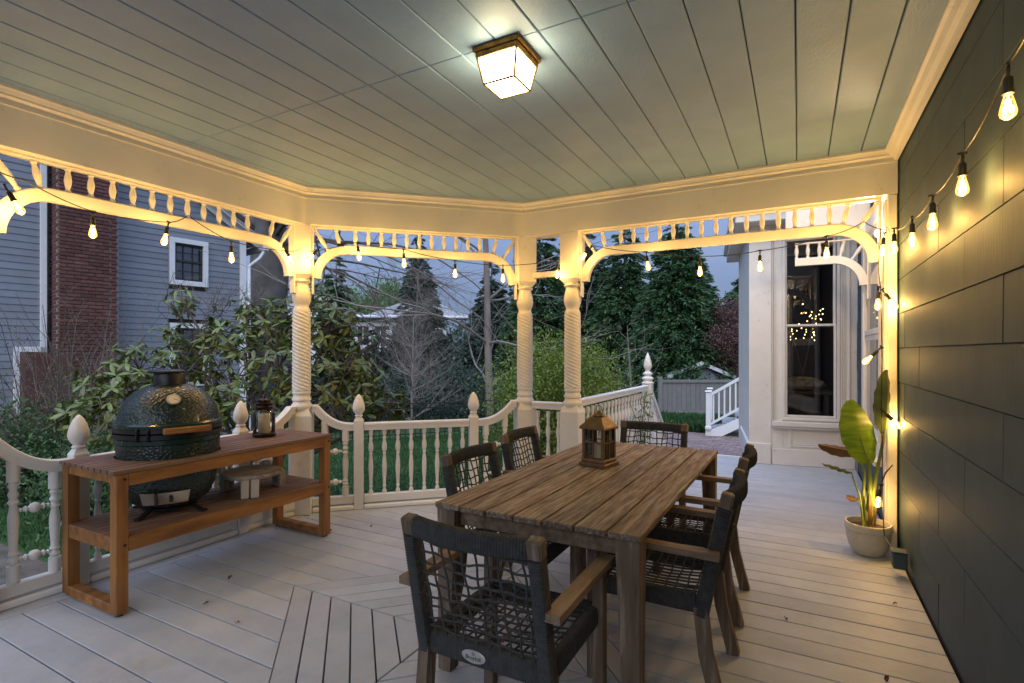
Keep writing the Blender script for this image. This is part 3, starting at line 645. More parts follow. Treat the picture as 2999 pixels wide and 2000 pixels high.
def chair_proto():
    t = thing('rope_armchair', 'x', 'chair')
    hw = .232; yb, yf = -.235, .215; zs = .405; ZT = .855
    yt = yb - .10
    bx = lambda z: yb - .10 * max(0, (z - .36)) / (ZT - .36)
    rnd = random.Random(3)
    for s_ in (-1, 1):
        MB().sweep([(-.021, -.026), (.021, -.026), (.021, .026), (-.021, .026)], [(s_ * hw, yb - .075, 0), (s_ * hw, yb - .02, .22), (s_ * hw, yb, .40)], up=(0, 1, 0)).build('leg', 'teak_leg', t)
        MB().cbox((s_ * (hw + .008), yf - .01, .305), (.044, .048, .61), .004).build('leg', 'teak_leg', t)
        wrapped(MB(), [(s_ * hw, bx(.365), .365), (s_ * hw, bx(.55), .55), (s_ * hw, bx(.80), .80)], .046, .056, up=(0, 1, 0)).build('back_post', 'rope', t, 30)
        MB().cbox((0, 0, 0), (.05, .046, .062), .006).build('post_cap', 'teak_leg', t).matrix_local = T(s_ * hw, bx(.828) - .001, .828, rx=R(12))
        o = MB().sweep([(-.027, -.013), (.027, -.013), (.027, .013), (-.027, .013)], [(0, 0, 0), (0, .3, .004), (0, .53, 0)]).build('armrest', 'teak_arm', t); o.location = (s_ * (hw + .040), yb - .075, .622)
        wrapped(MB(), [(s_ * (hw - .01), yb + .02, zs), (s_ * (hw - .01), yf - .02, zs)], .040, .075).build('seat_rail', 'rope', t, 30)
    wrapped(MB(), [(-hw + .02, yb, zs), (hw - .02, yb, zs)], .040, .078).build('seat_rail', 'rope', t, 30)
    wrapped(MB(), [(-hw + .02, yf, zs), (hw - .02, yf, zs)], .040, .075).build('seat_rail', 'rope', t, 30)
    tp = [(x, bx(.825) - .035 * (1 - (x / (hw - .02)) ** 2), .825) for x in [(-hw + .022) + (2 * hw - .044) * i / 10 for i in range(11)]]
    wrapped(MB(), tp, .042, .066).build('top_rail', 'rope', t, 30)
    # net of the back: uprights and cross ropes, a little uneven
    nb, nc = 10, 9
    zb0, zb1 = .435, .80
    def back(x, z): return (x, bx(z) - .030 * (1 - (x / hw) ** 2) * ((z - zb0) / (zb1 - zb0)) + .004, z)
    for i in range(nb):
        x = -hw + .045 + (2 * hw - .09) * i / (nb - 1) + rnd.uniform(-.006, .006); ph = rnd.uniform(0, 6)
        MB().tube([back(x + .004 * math.sin(ph + z * 40), z) for z in [zb0 + (zb1 - zb0) * k / 12 for k in range(13)]], .0041, 5).build('rope', 'rope', t, 60)
    for i in range(nc):
        z = zb0 + .025 + (zb1 - zb0 - .045) * i / (nc - 1) + rnd.uniform(-.004, .004); ph = rnd.uniform(0, 6)
        MB().tube([back(x, z + .006 * math.sin(ph + x * 26) + .0035 * math.sin(x * 75 + ph * 2)) for x in [-hw + .02 + (2 * hw - .04) * k / 16 for k in range(17)]], .0041, 5).build('rope', 'rope', t, 60)
    seat = lambda x, y: (x, y, .437 - .018 * (1 - (x / hw) ** 2) * (1 - ((y - (yb + yf) / 2) / .23) ** 2))
    for i in range(12):
        x = -hw + .035 + (2 * hw - .07) * i / 11; a = rnd.uniform(-.02, .02)
        MB().tube([seat(x + a * (k / 8 - .5) + .003 * math.sin(k * 2.2 + i), yb + .01 + (yf - yb - .02) * k / 8) for k in range(9)], .0041, 5).build('rope', 'rope', t, 60)
    for i in range(10):
        y = yb + .035 + (yf - yb - .07) * i / 9; a = rnd.uniform(-.03, .03)
        MB().tube([seat(-hw + .01 + (2 * hw - .02) * k / 8, y + a * (k / 8 - .5) + .003 * math.sin(k * 2 + i)) for k in range(9)], .0041, 5).build('rope', 'rope', t, 60)
    return t
ch0 = chair_proto()
chairs = [((-.905, 1.72, 0), 0, 'grey rope armchair at the near end of the table, back to the camera'),
          ((-1.30, 2.52, 0), R(-90), 'grey rope armchair on the left of the table, nearer the camera'),
          ((-1.38, 3.28, 0), R(-88), 'grey rope armchair on the left of the table, farther from the camera'),
          ((-.99, 3.80, 0), R(180), 'grey rope armchair at the far end of the table, facing the camera'),
          ((-.575, 2.42, 0), R(90), 'grey rope armchair on the right of the table, nearer the camera'),
          ((-.585, 3.17, 0), R(91), 'grey rope armchair on the right of the table, farther from the camera')]
CH = []
for i, (p, rz, lb) in enumerate(chairs):
    c = ch0 if i == 0 else copy_tree(ch0); c.location = p; c.rotation_euler = (0, 0, rz); c['label'] = lb; c['group'] = 'rope armchairs round the table'; CH.append(c)
# maker's badge on the back rail of the near chair
bd_ = MB().lathe([(.046, 0), (.046, .0025), (.043, .004)], 36, M=Matrix.Scale(.46, 4, (0, 1, 0))).build('badge', 'badge', CH[0], 40)
bd_.matrix_local = T(-.03, -.235 - .022, .405, rx=R(90))
tx = bpy.data.curves.new('badge_lettering', 'FONT'); tx.body = 'Broyhill'; tx.size = .019; tx.align_x = 'CENTER'; tx.align_y = 'CENTER'; tx.extrude = .0004; tx.materials.append(MATS['black'])
tmp = bpy.data.objects.new('tmp', tx); S.collection.objects.link(tmp); dgp = bpy.context.evaluated_depsgraph_get(); tme = bpy.data.meshes.new_from_object(tmp.evaluated_get(dgp)); bpy.data.objects.remove(tmp)
to = bpy.data.objects.new('badge_lettering', tme); S.collection.objects.link(to); to.parent = bd_; to.location = (0, -.004, .0045)
b = MB()
for k in range(8): b.box((.0042, 0, .0047), (.0035, .0012, .0006), T(0, .010, 0, R(45 * k)))
b.build('badge_star', 'black', bd_)
for p in ((-.12, 1.50, .445, .02, 'orange dry leaf lying on the rear of the near chair seat'),):
    pass
# ---- lantern on the table
LN = thing('table_lantern', 'wooden lantern with brass roof standing on the dining table', 'lantern', (-1.03, 2.97, TZ), R(-12)); h = .078
MB().cbox((0, 0, .012), (.172, .172, .024), .004).build('base', 'lantern_wood', LN); MB().cbox((0, 0, .034), (.152, .152, .02), .004).build('plinth', 'lantern_wood', LN)
for sx in (-1, 1):
    for sy in (-1, 1): MB().cbox((sx * .063, sy * .063, .129), (.018, .018, .17), .002).build('corner_post', 'lantern_wood', LN)
MB().cbox((0, 0, .221), (.168, .168, .014), .003).build('top_plate', 'lantern_wood', LN)
for k in range(4):
    a = k * math.pi / 2; M = T(0, 0, 0, a)
    p = MB().box((0, -.066, .129), (.108, .002, .17), M).build('glass_pane', 'pane', LN); MB().box((0, -.0665, .129), (.008, .008, .17), M).box((0, -.0665, .14), (.108, .0082, .008), M).build('glazing_bar', 'lantern_wood', p)
V = []; 
for z, r_ in ((.228, .082), (.232, .080), (.250, .062), (.268, .050), (.284, .040)): V += [(x * r_, y_ * r_, z) for x, y_ in ((-1, -1), (1, -1), (1, 1), (-1, 1))]
rf = MB().add(V, [(3, 2, 1, 0), (16, 17, 18, 19)] + [(k * 4 + j, k * 4 + (j + 1) % 4, k * 4 + 4 + (j + 1) % 4, k * 4 + 4 + j) for k in range(4) for j in range(4)]).build('roof', 'brass_roof', LN)
MB().lathe([(.036, .284), (.040, .290), (.034, .298), (.026, .306), (.014, .312), (.008, .318)], 18).build('vent_cap', 'brass_roof', rf, 40)
MB().tube([(.018 * math.cos(a), 0, .332 + .018 * math.sin(a)) for a in [2 * math.pi * i / 16 for i in range(17)]], .0025, 6).build('ring', 'dark_bronze', rf, 60)
MB().lathe([(.03, .045), (.03, .12), (.026, .124), (.004, .121)], 20).build('candle', 'candle', LN, 40)
# ---- grill cart
CX0, CX1, CY0, CY1, CZ = -3.745, -3.15, 1.45, 2.90, .775
ct = thing('grill_cart', 'long orange brown wooden grill cart with slatted top and shelf', 'cart', ((CX0 + CX1) / 2, (CY0 + CY1) / 2, 0)); cw, cl = CX1 - CX0, CY1 - CY0
KX, KY, KR = -3.477 - (CX0 + CX1) / 2, 1.90 - (CY0 + CY1) / 2, .283       # hole for the grill
sw = (cw + .016) / 9
def slat(x, z, hole):
    x0, x1 = x - sw / 2 + .0055, x + sw / 2 - .0055; L0, L1 = -cl / 2 - .012, cl / 2 + .012
    if not hole or min(abs(x0 - KX), abs(x1 - KX)) > KR and not (x0 < KX < x1):
        o = MB().cbox((0, 0, 0), (x1 - x0, L1 - L0, .02), .002).build('slat', 'acacia_slat', ct); o.location = (x, 0, z); return
    def cut(xx): d = KR * KR - (xx - KX) ** 2; return math.sqrt(d) if d > 0 else 0
    xs = [x0 + (x1 - x0) * k / 5 for k in range(6)]
    for s_ in (-1, 1):
        V = []; 
        for zz in (z - .01, z + .01):
            V += [(xx, KY + s_ * cut(xx), zz) for xx in xs] + [(x1, L1 if s_ > 0 else L0, zz), (x0, L1 if s_ > 0 else L0, zz)]
        MB().add(V, [tuple(range(8)), tuple(range(15, 7, -1))] + [(i, (i + 1) % 8, 8 + (i + 1) % 8, 8 + i) for i in range(8)]).build('slat', 'acacia_slat', ct)
for i in range(9): slat(-cw / 2 - .008 + sw * (i + .5), CZ - .01, True)
lg = .062
for sx in (-1, 1):
    for sy in (-1, 1): MB().cbox((sx * (cw / 2 - lg / 2), sy * (cl / 2 - lg / 2), (CZ - .022) / 2 + .006), (lg, lg, CZ - .034), .004).build('leg', 'acacia_up', ct); 
for sy in (-1, 1):
    MB().cbox((0, sy * (cl / 2 - lg / 2), .036), (cw - 2 * lg, lg, .055), .004).build('foot_bar', 'acacia', ct)
    MB().cbox((0, sy * (cl / 2 - lg / 2), CZ - .047), (cw - 2 * lg, lg * .8, .05), .003).build('end_rail', 'acacia', ct)
    MB().cbox((0, sy * (cl / 2 - lg / 2), .375), (cw - 2 * lg, lg * .8, .075), .003).build('end_rail', 'acacia', ct)
    for sx in (-1, 1): MB().lathe([(.02, 0), (.02, .008)], 12, T(sx * (cw / 2 - lg / 2), sy * (cl / 2 - lg / 2), 0)).build('foot_pad', 'black', ct)
for sx in (-1, 1):
    MB().cbox((sx * (cw / 2 - .018), 0, CZ - .056), (.032, cl - 2 * lg, .068), .003).build('long_rail', 'acacia', ct)
    MB().cbox((sx * (cw / 2 - .018), 0, .375), (.032, cl - 2 * lg, .078), .003).build('long_rail', 'acacia', ct)
for i in range(9):
    o = MB().cbox((0, 0, 0), ((cw - .07) / 9 - .011, cl - .02, .018), .002).build('shelf_slat', 'acacia_slat', ct); o.location = (-(cw - .07) / 2 + (cw - .07) / 9 * (i + .5), 0, .405 + .0)
for sy in (-1, 1):
    for z in (CZ - .05, .375): MB().lathe([(.007, 0), (.007, .003), (.003, .003)], 10, T(cw / 2 - lg / 2 + .012, 0, 0) @ T(lg / 2 - .012, sy * (cl / 2 - lg / 2) + .012, z, ry=R(90))).build('bolt', 'dark_bronze', ct)
# ---- kamado grill, sits in the cart
SH = .414
kg = thing('kamado_grill', 'dark green egg shaped ceramic grill set into the wooden cart', 'grill', (-3.477, 1.90, SH))
MB().lathe([(.10, .045), (.17, .055), (.215, .09), (.245, .15), (.262, .22), (.272, .30), (.275, .36), (.277, .44)], 48).build('base', 'glaze', kg, 50)
MB().lathe([(.276, .44), (.284, .446), (.284, .472), (.278, .478)], 48).build('lower_rim', 'glaze_smooth', kg, 40)
MB().lathe([(.280, .476), (.292, .478), (.292, .505), (.280, .507)], 48).build('lower_band', 'black_metal', kg, 30); MB().lathe([(.280, .512), (.292, .514), (.292, .538), (.280, .54)], 48).build('upper_band', 'black_metal', kg, 30)
lid = MB().lathe([(.276, .535), (.286, .540), (.286, .556), (.276, .566), (.274, .572), (.270, .60), (.260, .635), (.242, .675), (.216, .712), (.180, .746), (.138, .772), (.100, .786), (.08, .79)], 56).build('lid', 'glaze', kg, 50)
MB().lathe([(.283, .5345), (.289, .540), (.289, .557), (.275, .567), (.2745, .5675)], 48, cap=False).build('lid_rim', 'glaze_smooth', lid, 40)
MB().lathe([(.082, .775), (.090, .782), (.088, .80), (.086, .852), (.084, .856)], 28).build('chimney', 'black_metal', lid, 40); MB().lathe([(.098, .858), (.100, .862), (.10, .870), (.09, .876), (.03, .882)], 28, T(-.012, -.012, 0)).build('chimney_cap', 'black_metal', lid, 40)
a = R(-14); Mh = T(0, 0, 0, a)
hd = MB().cbox((.352, 0, .535), (.026, .25, .036), .006, Mh).build('handle', 'acacia', kg)
MB().tube([(.285, -.09, .525), (.335, -.09, .533)], .006, 6, Mh).tube([(.285, .09, .525), (.335, .09, .533)], .006, 6, Mh).build('handle_bracket', 'black_metal', hd)
MB().cbox((-.315, 0, .505), (.07, .20, .06), .01, T(0, 0, 0, R(-20))).tube([(-.33, -.08, .47), (-.36, -.08, .56), (-.33, -.05, .60)], .009, 6, T(0, 0, 0, R(-20))).tube([(-.33, .08, .47), (-.36, .08, .56), (-.33, .05, .60)], .009, 6, T(0, 0, 0, R(-20))).build('hinge', 'black_metal', kg)
for k in range(2): MB().tube([(.291, .03 - .06 * k, .47), (.30, .03 - .06 * k, .49), (.30, .03 - .06 * k, .53), (.291, .03 - .06 * k, .545)], .006, 6, T(0, 0, 0, R(-55))).build('band_bolt', 'black_metal', kg)
Mt = T(0, 0, 0, R(-24)) @ T(.228, 0, .70, ry=R(50))
th = MB().lathe([(.0, .0), (.036, 0), (.038, .008), (.038, .014), (.034, .015)], 28, Mt).build('thermometer', 'steel', lid, 40)
th2 = MB().lathe([(.033, .0145), (.033, .0155)], 28, Mt).build('dial_face', 'candle', lid)
b = MB().box((.009, 0, .0162), (.022, .002, .0008), Mt @ T(0, 0, 0, R(70)))
for k in range(22): b.box((.028, 0, .0161), (.005, .0011, .0008), Mt @ T(0, 0, 0, R(k * 15)))
b.build('dial_marks', 'black', lid)
vd = MB(); Mv = T(0, 0, 0, R(-34)); V = []; 
for k in range(13):
    aa = R(-28 + 56 * k / 12)
    for r_, z in ((.232, .062), (.242, .062), (.268, .135), (.256, .135)): V.append((r_ * math.cos(aa), r_ * math.sin(aa), z + .03))
F = [(3, 2, 1, 0), (48, 49, 50, 51)] + [(k * 4 + j, k * 4 + (j + 1) % 4, k * 4 + 4 + (j + 1) % 4, k * 4 + 4 + j) for k in range(12) for j in range(4)]
vdo = vd.add(V, F, Mv).build('vent_door', 'steel', kg, 30)
MB().cbox((.262, .03, .13), (.02, .012, .07), .002, T(0, 0, 0, R(-50))).cbox((.264, .0, .125), (.026, .02, .03), .003, T(0, 0, 0, R(-27))).build('door_latch', 'black', vdo)
MB().lathe([(.15, .030), (.155, .036), (.155, .042), (.15, .046)], 32).build('nest_ring', 'black_metal', kg, 40)
for k in range(4):
    aa = R(20 + 90 * k); MB().sweep([(-.016, -.006), (.016, -.006), (.016, .006), (-.016, .006)], [(.14 * math.cos(aa), .14 * math.sin(aa), .045), (.215 * math.cos(aa), .215 * math.sin(aa), .01), (.25 * math.cos(aa), .25 * math.sin(aa), .0065)]).build('foot', 'black_metal', kg)
# ---- heat plate on the shelf
ps = thing('ceramic_heat_plate', 'round pale ceramic plate on three stubby legs on the cart shelf', 'heat plate', (-3.42, 2.43, SH))
MB().lathe([(.19, .118), (.198, .122), (.20, .130), (.20, .142), (.196, .147), (.0, .149)], 40, cap=True).build('disc', 'stone', ps, 35)
for aa in (R(-38), R(-38 + 120), R(-38 + 240)):
    MB().cbox((.196, -.034, .062), (.05, .05, .124), .006, T(0, 0, 0, aa)).cbox((.196, .026, .062), (.046, .05, .124), .006, T(0, 0, 0, aa)).build('leg', 'stone', ps)
# ---- jar lantern on the cart
jl = thing('jar_lantern', 'glass jar candle lantern with dark metal lid on the grill cart', 'lantern', (-3.50, 2.585, CZ + .001))
MB().lathe([(.078, 0), (.080, .004), (.080, .022), (.076, .026)], 28).build('base', 'dark_bronze', jl, 40)
MB().lathe([(.074, .026), (.076, .03), (.076, .165), (.070, .182), (.058, .196), (.054, .205)], 32, cap=False).build('glass', 'jar_glass', jl, 50)
MB().lathe([(.042, .027), (.042, .165), (.036, .172), (.03, .166), (.004, .166)], 24).build('candle', 'candle', jl, 40)
l_ = MB().lathe([(.062, .203), (.066, .208), (.066, .222), (.06, .228), (.06, .240), (.064, .243), (.064, .249), (.046, .254), (.046, .272), (.040, .278), (.016, .285), (.012, .296), (.006, .30)], 28).build('lid', 'dark_bronze', jl, 40)
MB().tube([(.02 * math.cos(q), .02 * math.sin(q), .318 + .02 * math.sin(q + 1.57) * 0 + .02 * math.sin(q)) if False else (.021 * math.cos(q), 0, .32 + .021 * math.sin(q)) for q in [2 * math.pi * i / 18 for i in range(19)]], .003, 6).build('ring_handle', 'dark_bronze', l_, 60)
# ---- potted bird of paradise
pt = thing('potted_plant', 'bird of paradise plant in a round cream pot by the dark wall', 'plant', (.425, 4.43, 0))
MB().lathe([(r_ * .87, z_ * .8) for r_, z_ in [(.085, 0), (.105, .004), (.135, .07), (.152, .15), (.155, .205), (.162, .212), (.164, .262), (.158, .272), (.148, .270), (.146, .22), (.02, .225)]], 40).build('pot', 'pot', pt, 40)
MB().lathe([(.126, .180), (.10, .186), (.05, .190), (.0, .192)], 24, cap=False).build('soil', 'soil', pt)
def paddle(mb, base, tip, width, side, curl=.15, sag=.0, fold=.25, n=14):
    base, tip = Vector(base), Vector(tip); ax = tip - base; side = Vector(side).normalized(); nrm = ax.cross(side).normalized(); V = []; F = []
    for i in range(n + 1):
        s_ = i / n; wd = width * (math.sin(math.pi * min(1, s_ * .92 + .05)) ** .62) * (1 - .15 * s_); c = base + ax * s_ + nrm * (curl * ax.length * (s_ ** 2)) + Vector((0, 0, -sag * s_ * s_))
        for j in range(-3, 4):
            q = j / 3; V.append(tuple(c + side * wd * q + nrm * (fold * wd * abs(q) + .006 * math.sin(i * 1.9 + j) * abs(q))))
    for i in range(n):
        for j in range(6): F.append((i * 7 + j, i * 7 + j + 1, (i + 1) * 7 + j + 1, (i + 1) * 7 + j))
    return mb.add(V, F)
def stalk(pts, r0, r1, mat='stem_green'):
    P = [Vector(p) for p in pts]; m = len(P); MB().tube(pts, [r0 + (r1 - r0) * i / (m - 1) for i in range(m)], 8).build('stem', mat, pt, 60)
rt = (math.cos(TH), math.sin(TH), 0)
stalk([(0, 0, .15), (.01, 0, .38), (.012, 0, .52), (.0, 0, .66)], .022, .011); stalk([(.02, .01, .15), (.03, .01, .42), (.06, .01, .62), (.10, .01, .86)], .018, .008)
stalk([(-.02, -.01, .15), (-.03, 0, .38), (-.02, 0, .55), (-.05, 0, .70)], .014, .007); stalk([(-.02, 0, .15), (-.05, -.01, .40), (-.09, -.02, .52), (-.10, -.02, .56)], .008, .004); stalk([(-.03, -.02, .15), (-.04, -.02, .32), (-.06, -.02, .37)], .006, .004); stalk([(.03, 0, .15), (.06, .0, .45), (.10, 0, .57), (.14, .0, .63)], .007, .004, 'dry_leaf')
lf = paddle(MB(), (.0, 0, .62), (-.125, -.07, 1.07), .125, (.88, .42, .2), curl=-.05, fold=.16).build('leaf', 'paddle_leaf', pt, 60)
MB().tube([(.0, -.004, .63), (-.06, -.034, .85), (-.118, -.066, 1.04)], .004, 6).build('midrib', 'stem_green', lf, 60)
paddle(MB(), (.10, .01, .84), (.135, -.02, 1.275), .07, (.80, .55, .1), curl=.10, fold=.75).build('leaf', 'paddle_dark', pt, 60)
paddle(MB(), (-.05, 0, .70), (-.31, -.05, .725), .045, (0, .55, .8), curl=-.12, fold=.9).build('leaf', 'dry_leaf', pt, 60)
paddle(MB(), (-.09, -.02, .55), (-.27, -.06, .62), .022, (.3, .8, .4), curl=.1, fold=.5).build('leaf', 'paddle_dark', pt, 60)
paddle(MB(), (-.06, -.02, .37), (-.145, -.05, .385), .022, (.2, .6, .8), curl=-.3, fold=.5).build('leaf', 'dry_leaf', pt, 60)
for k in range(5): paddle(MB(), (.02 * math.cos(k * 1.3), .02 * math.sin(k * 1.3), .175), (.06 * math.cos(k * 1.3), .06 * math.sin(k * 1.3), .33 + .02 * k), .016, (-math.sin(k * 1.3), math.cos(k * 1.3), 0), fold=.6, n=6).build('sheath', 'stem_green' if k % 2 else 'dry_leaf', pt, 60)
# ---- scraps of dry leaf on the deck
sc_me = paddle(MB(), (-.016, 0, 0), (.016, 0, .004), .008, (0, 1, .2), fold=.5, n=5).mesh('dry_leaf', 'dry_leaf', 60)
for (x, y, a, lb) in ((.47, 3.60, .3, 'scrap of dry leaf on the deck just in front of the cream pot'), (.33, 2.75, 1.2, 'scrap of dry leaf on the deck nearest the dark wall and the camera'), (-.06, 3.12, 2.2, 'scrap of dry leaf on the deck right of the right hand chairs'), (-2.55, 1.73, .6, 'scrap of dry leaf on the deck beside the diamond inlay tip'), (-2.9, 1.78, 1.0, 'scrap of dry leaf on the deck in front of the grill'), (-3.1, 2.05, 2.0, 'scrap of dry leaf on the deck close under the front edge of the cart'), (-3.02, 3.20, 1.7, 'scrap of dry leaf on the deck right of the twisted column foot'), (-3.22, 2.96, .2, 'scrap of dry leaf on the deck by the right hand cart leg')):
    o = put('dry_leaf', sc_me, None, T(x, y, .0045, a) @ Matrix.Scale(random.uniform(.7, 1.3), 4)); tag(o, lb, 'leaf', 'dry leaf scraps on the deck')
ol = put('fallen_leaf', paddle(MB(), (-.02, 0, 0), (.02, .01, .006), .014, (0, 1, .3), fold=.5, n=6).mesh('fallen_leaf', 'dry_leaf', 60), None, T(-.85, 1.53, .448, .8)); tag(ol, 'dry orange leaf caught on the seat ropes of the near chair', 'leaf')
# ================================================================ LAMPS
# ---- ceiling lantern
cl_ = thing('ceiling_lamp', 'lit brass box lantern with frosted panes on the porch ceiling', 'ceiling lamp', (-1.215, 2.195, ZC))
MB().cbox((0, 0, -.012), (.24, .24, .024), .004).cbox((0, 0, -.034), (.222, .222, .022), .004).build('brass_plate', 'brass', cl_)
ra, rb_, za, zb_ = .104, .080, -.045, -.165
fr = MB(); 
for k in range(4):
    M = T(0, 0, 0, k * math.pi / 2)
    MB().add([(-ra + .008, -ra, za), (ra - .008, -ra, za), (rb_ - .006, -rb_, zb_), (-rb_ + .006, -rb_, zb_)], [(0, 1, 2, 3)], M).build('frosted_pane', 'lamp_pane', cl_)
    fr.tube([(-ra, -ra, za), (-rb_, -rb_, zb_)], .0055, 6, M); fr.tube([(-ra, -ra, za), (ra, -ra, za)], .0055, 6, M); fr.tube([(-rb_, -rb_, zb_), (rb_, -rb_, zb_)], .0055, 6, M)
fr.build('brass_frame', 'brass', cl_)
MB().add([(-rb_, -rb_, zb_), (rb_, -rb_, zb_), (rb_, rb_, zb_), (-rb_, rb_, zb_)], [(3, 2, 1, 0)]).build('frosted_pane', 'lamp_pane', cl_)
# ---- strings of bulbs
SOCK = MB().lathe([(.004, 0), (.006, -.004), (.006, -.022), (.004, -.026), (.005, -.034), (.012, -.038), (.0145, -.046), (.0145, -.080), (.0175, -.083), (.0175, -.094), (.013, -.097)], 14).box((0, 0, .004), (.034, .011, .011)).mesh('socket', 'black', 40)
SC = .86
BULB = MB().lathe([(.011, -.096), (.013, -.104), (.0185, -.125), (.0235, -.148), (.0245, -.158), (.021, -.170), (.012, -.178), (.003, -.182)], 18).mesh('bulb', 'bulb_glass', 60)
for me_ in (SOCK, BULB): me_.transform(Matrix.Scale(SC, 4))
FIL = MB(); [FIL.tube([(.006 * math.cos(k * 1.57), .006 * math.sin(k * 1.57), -.112), (.009 * math.cos(k * 1.57 + .4), .009 * math.sin(k * 1.57 + .4), -.158)], .0016, 5) for k in range(4)]
FIL.lathe([(.002, -.100), (.003, -.112), (.0045, -.128), (.003, -.142), (.001, -.148)], 8)
FIL = FIL.mesh('filament', 'filament', 60); FIL.transform(Matrix.Scale(SC, 4))
def catenary(a, b, sag, n=10):
    a, b = Vector(a), Vector(b); return [tuple(a.lerp(b, i / n) + Vector((0, 0, -sag * 4 * (i / n) * (1 - i / n)))) for i in range(n + 1)]
BE = 3.7
def string(name_label, anchors, bulbs, sag=.03, k0=1):
    E = Vector((0, 0, 1.4)); sc = lambda p: tuple(E + (Vector(p) - E) * k0)   # hangs a little inside the line of the posts
    anchors = [sc(a) for a in anchors]; bulbs = [(sc(e[0]), *e[1:]) for e in bulbs]
    t = thing('string_light', name_label, 'string light', anchors[0], 0, 'strings of warm bulbs'); o = Vector(anchors[0]); P = []
    for a, b in zip(anchors[:-1], anchors[1:]): P += catenary(Vector(a) - o, Vector(b) - o, sag)[(1 if P else 0):]
    MB().tube(P, .0032, 6).build('cord', 'black', t, 60)
    for e in bulbs:
        p = Vector(e[0]); tilt = e[1] if len(e) > 1 else (random.uniform(-.08, .08), random.uniform(-.08, .08)); k = e[2] if len(e) > 2 else 1
        s_ = put('socket', SOCK, t); s_.matrix_local = Matrix.Translation(p - o) @ Matrix.Rotation(tilt[0], 4, 'X') @ Matrix.Rotation(tilt[1], 4, 'Y') @ Matrix.Rotation(random.uniform(0, 3), 4, 'Z') if len(e) < 4 else Matrix.Translation(p - o) @ Matrix.Rotation(tilt[0], 4, 'X') @ Matrix.Rotation(tilt[1], 4, 'Y')
        put('bulb', BULB, s_); put('filament', FIL, s_)
        ld = bpy.data.lights.new('bulb_light', 'POINT'); ld.energy = BE * k; ld.color = (1, .64, .24); ld.shadow_soft_size = .018
        lo = bpy.data.objects.new('bulb_light', ld); S.collection.objects.link(lo); lo.parent = s_; lo.location = (0, 0, -.120)
    return t
xl = LX + .055
string('string of warm bulbs hung under the left frieze above the grill', [(xl, 1.10, 2.40), (xl, 1.30, 2.35), (xl, 1.61, 2.255), (xl, 2.05, 2.285), (xl, 2.18, 2.36), (xl, 2.50, 2.24), (xl, 2.98, 2.25), (xl + .05, 3.10, 2.28)],
       [((xl, 1.205, 2.30), (.5, .0)), ((xl, 1.61, 2.252),), ((xl, 2.05, 2.282), (-.18, .05)), ((xl, 2.50, 2.237),), ((xl, 2.965, 2.275), (.75, .1), .6)], sag=.012, k0=.972)
q = lambda t_, z, o=.055: (P1[0] + d1.x * t_ + d1.y * o, P1[1] + d1.y * t_ - d1.x * o, z)
string('string of warm bulbs hung under the middle frieze facing the garden', [q(.06, 2.28), q(.18, 2.30), q(.42, 2.375), q(.87, 2.335), q(1.34, 2.255), q(1.80, 2.23), (P3[0] - .2, P3[1] - .08, 2.25), (P3[0] - .09, P3[1] - .10, 2.25)],
       [(q(.155, 2.315), (-.5, .55), .6), (q(.47, 2.37), (0, -.15)), (q(.87, 2.332),), (q(1.34, 2.252),), (q(1.80, 2.228), (0, 0), .6), ((P3[0] - .13, P3[1] - .055, 2.25), (0, 0), .35)], sag=.01, k0=.976)
jb = [x for x in S.objects if x.get('label', '').startswith('string of warm bulbs hung under the middle')][0]; MB().cbox((0, 0, 0), (.062, .026, .024), .005).build('cord_joint', 'black', jb).matrix_local = T(*(Vector(q(.33, 2.345)) * .976 + Vector((0, 0, 1.4 * .024)) - Vector(jb.location)), math.atan2(d1.y, d1.x))
yr = P3[1] - .06
string('string of warm bulbs swagged under the right frieze', [(P3[0] + .09, yr, 2.30), (-1.62, yr, 2.36), (-1.155, yr, 2.26), (-.71, yr, 2.185), (-.265, yr, 2.19), (.18, yr, 2.255), (.41, yr, 2.335), (.545, yr, 2.26)],
       [((-1.64, yr, 2.36), (.2, .75), .55), ((-1.15, yr, 2.258), (0, -.15)), ((-.71, yr, 2.183),), ((-.265, yr, 2.188), (0, 0), 1.3), ((.18, yr, 2.253), (0, 0), 1.3), ((.525, 4.50, 2.235),)], sag=.012, k0=.972)
xw = .535
string('string of warm bulbs looped along the dark house wall', [(xw, 4.45, 2.265), (xw, 4.11, 2.19), (xw, 3.54, 2.125), (xw, 3.03, 2.115), (xw, 2.53, 2.14), (xw, 2.04, 2.235), (xw, 1.5, 2.36)],
       [((xw, 4.13, 2.188), (0, 0), .65), ((xw, 3.52, 2.122), (0, 0), .65), ((xw, 3.03, 2.112), (0, 0), .65), ((xw, 2.53, 2.137), (0, 0), .65), ((xw, 2.04, 2.232), (0, 0), .65), ((xw, 1.5, 2.34), (0, 0), .65)], sag=.028)
yd = 4.44
string('string of warm bulbs hanging down the white post behind the plant', [(.50, yd, 2.26), (.485, yd, 2.0), (.50, yd - .01, 1.80), (.505, yd - .01, 1.40), (.50, yd - .02, 1.0), (.505, yd - .03, .70), (.50, yd - .06, .40), (.50, yd - .17, .18), (.545, 4.10, .11)],
       [((.485, yd - .02, 1.85), (0, .05), .6), ((.505, yd - .03, 1.83), (0, -.55), .8), ((.50, yd - .02, 1.435), (0, .75), .6), ((.505, yd - .03, 1.0), (0, -.75), .7), ((.49, yd - .09, .50), (0, .15), .6)], sag=0)

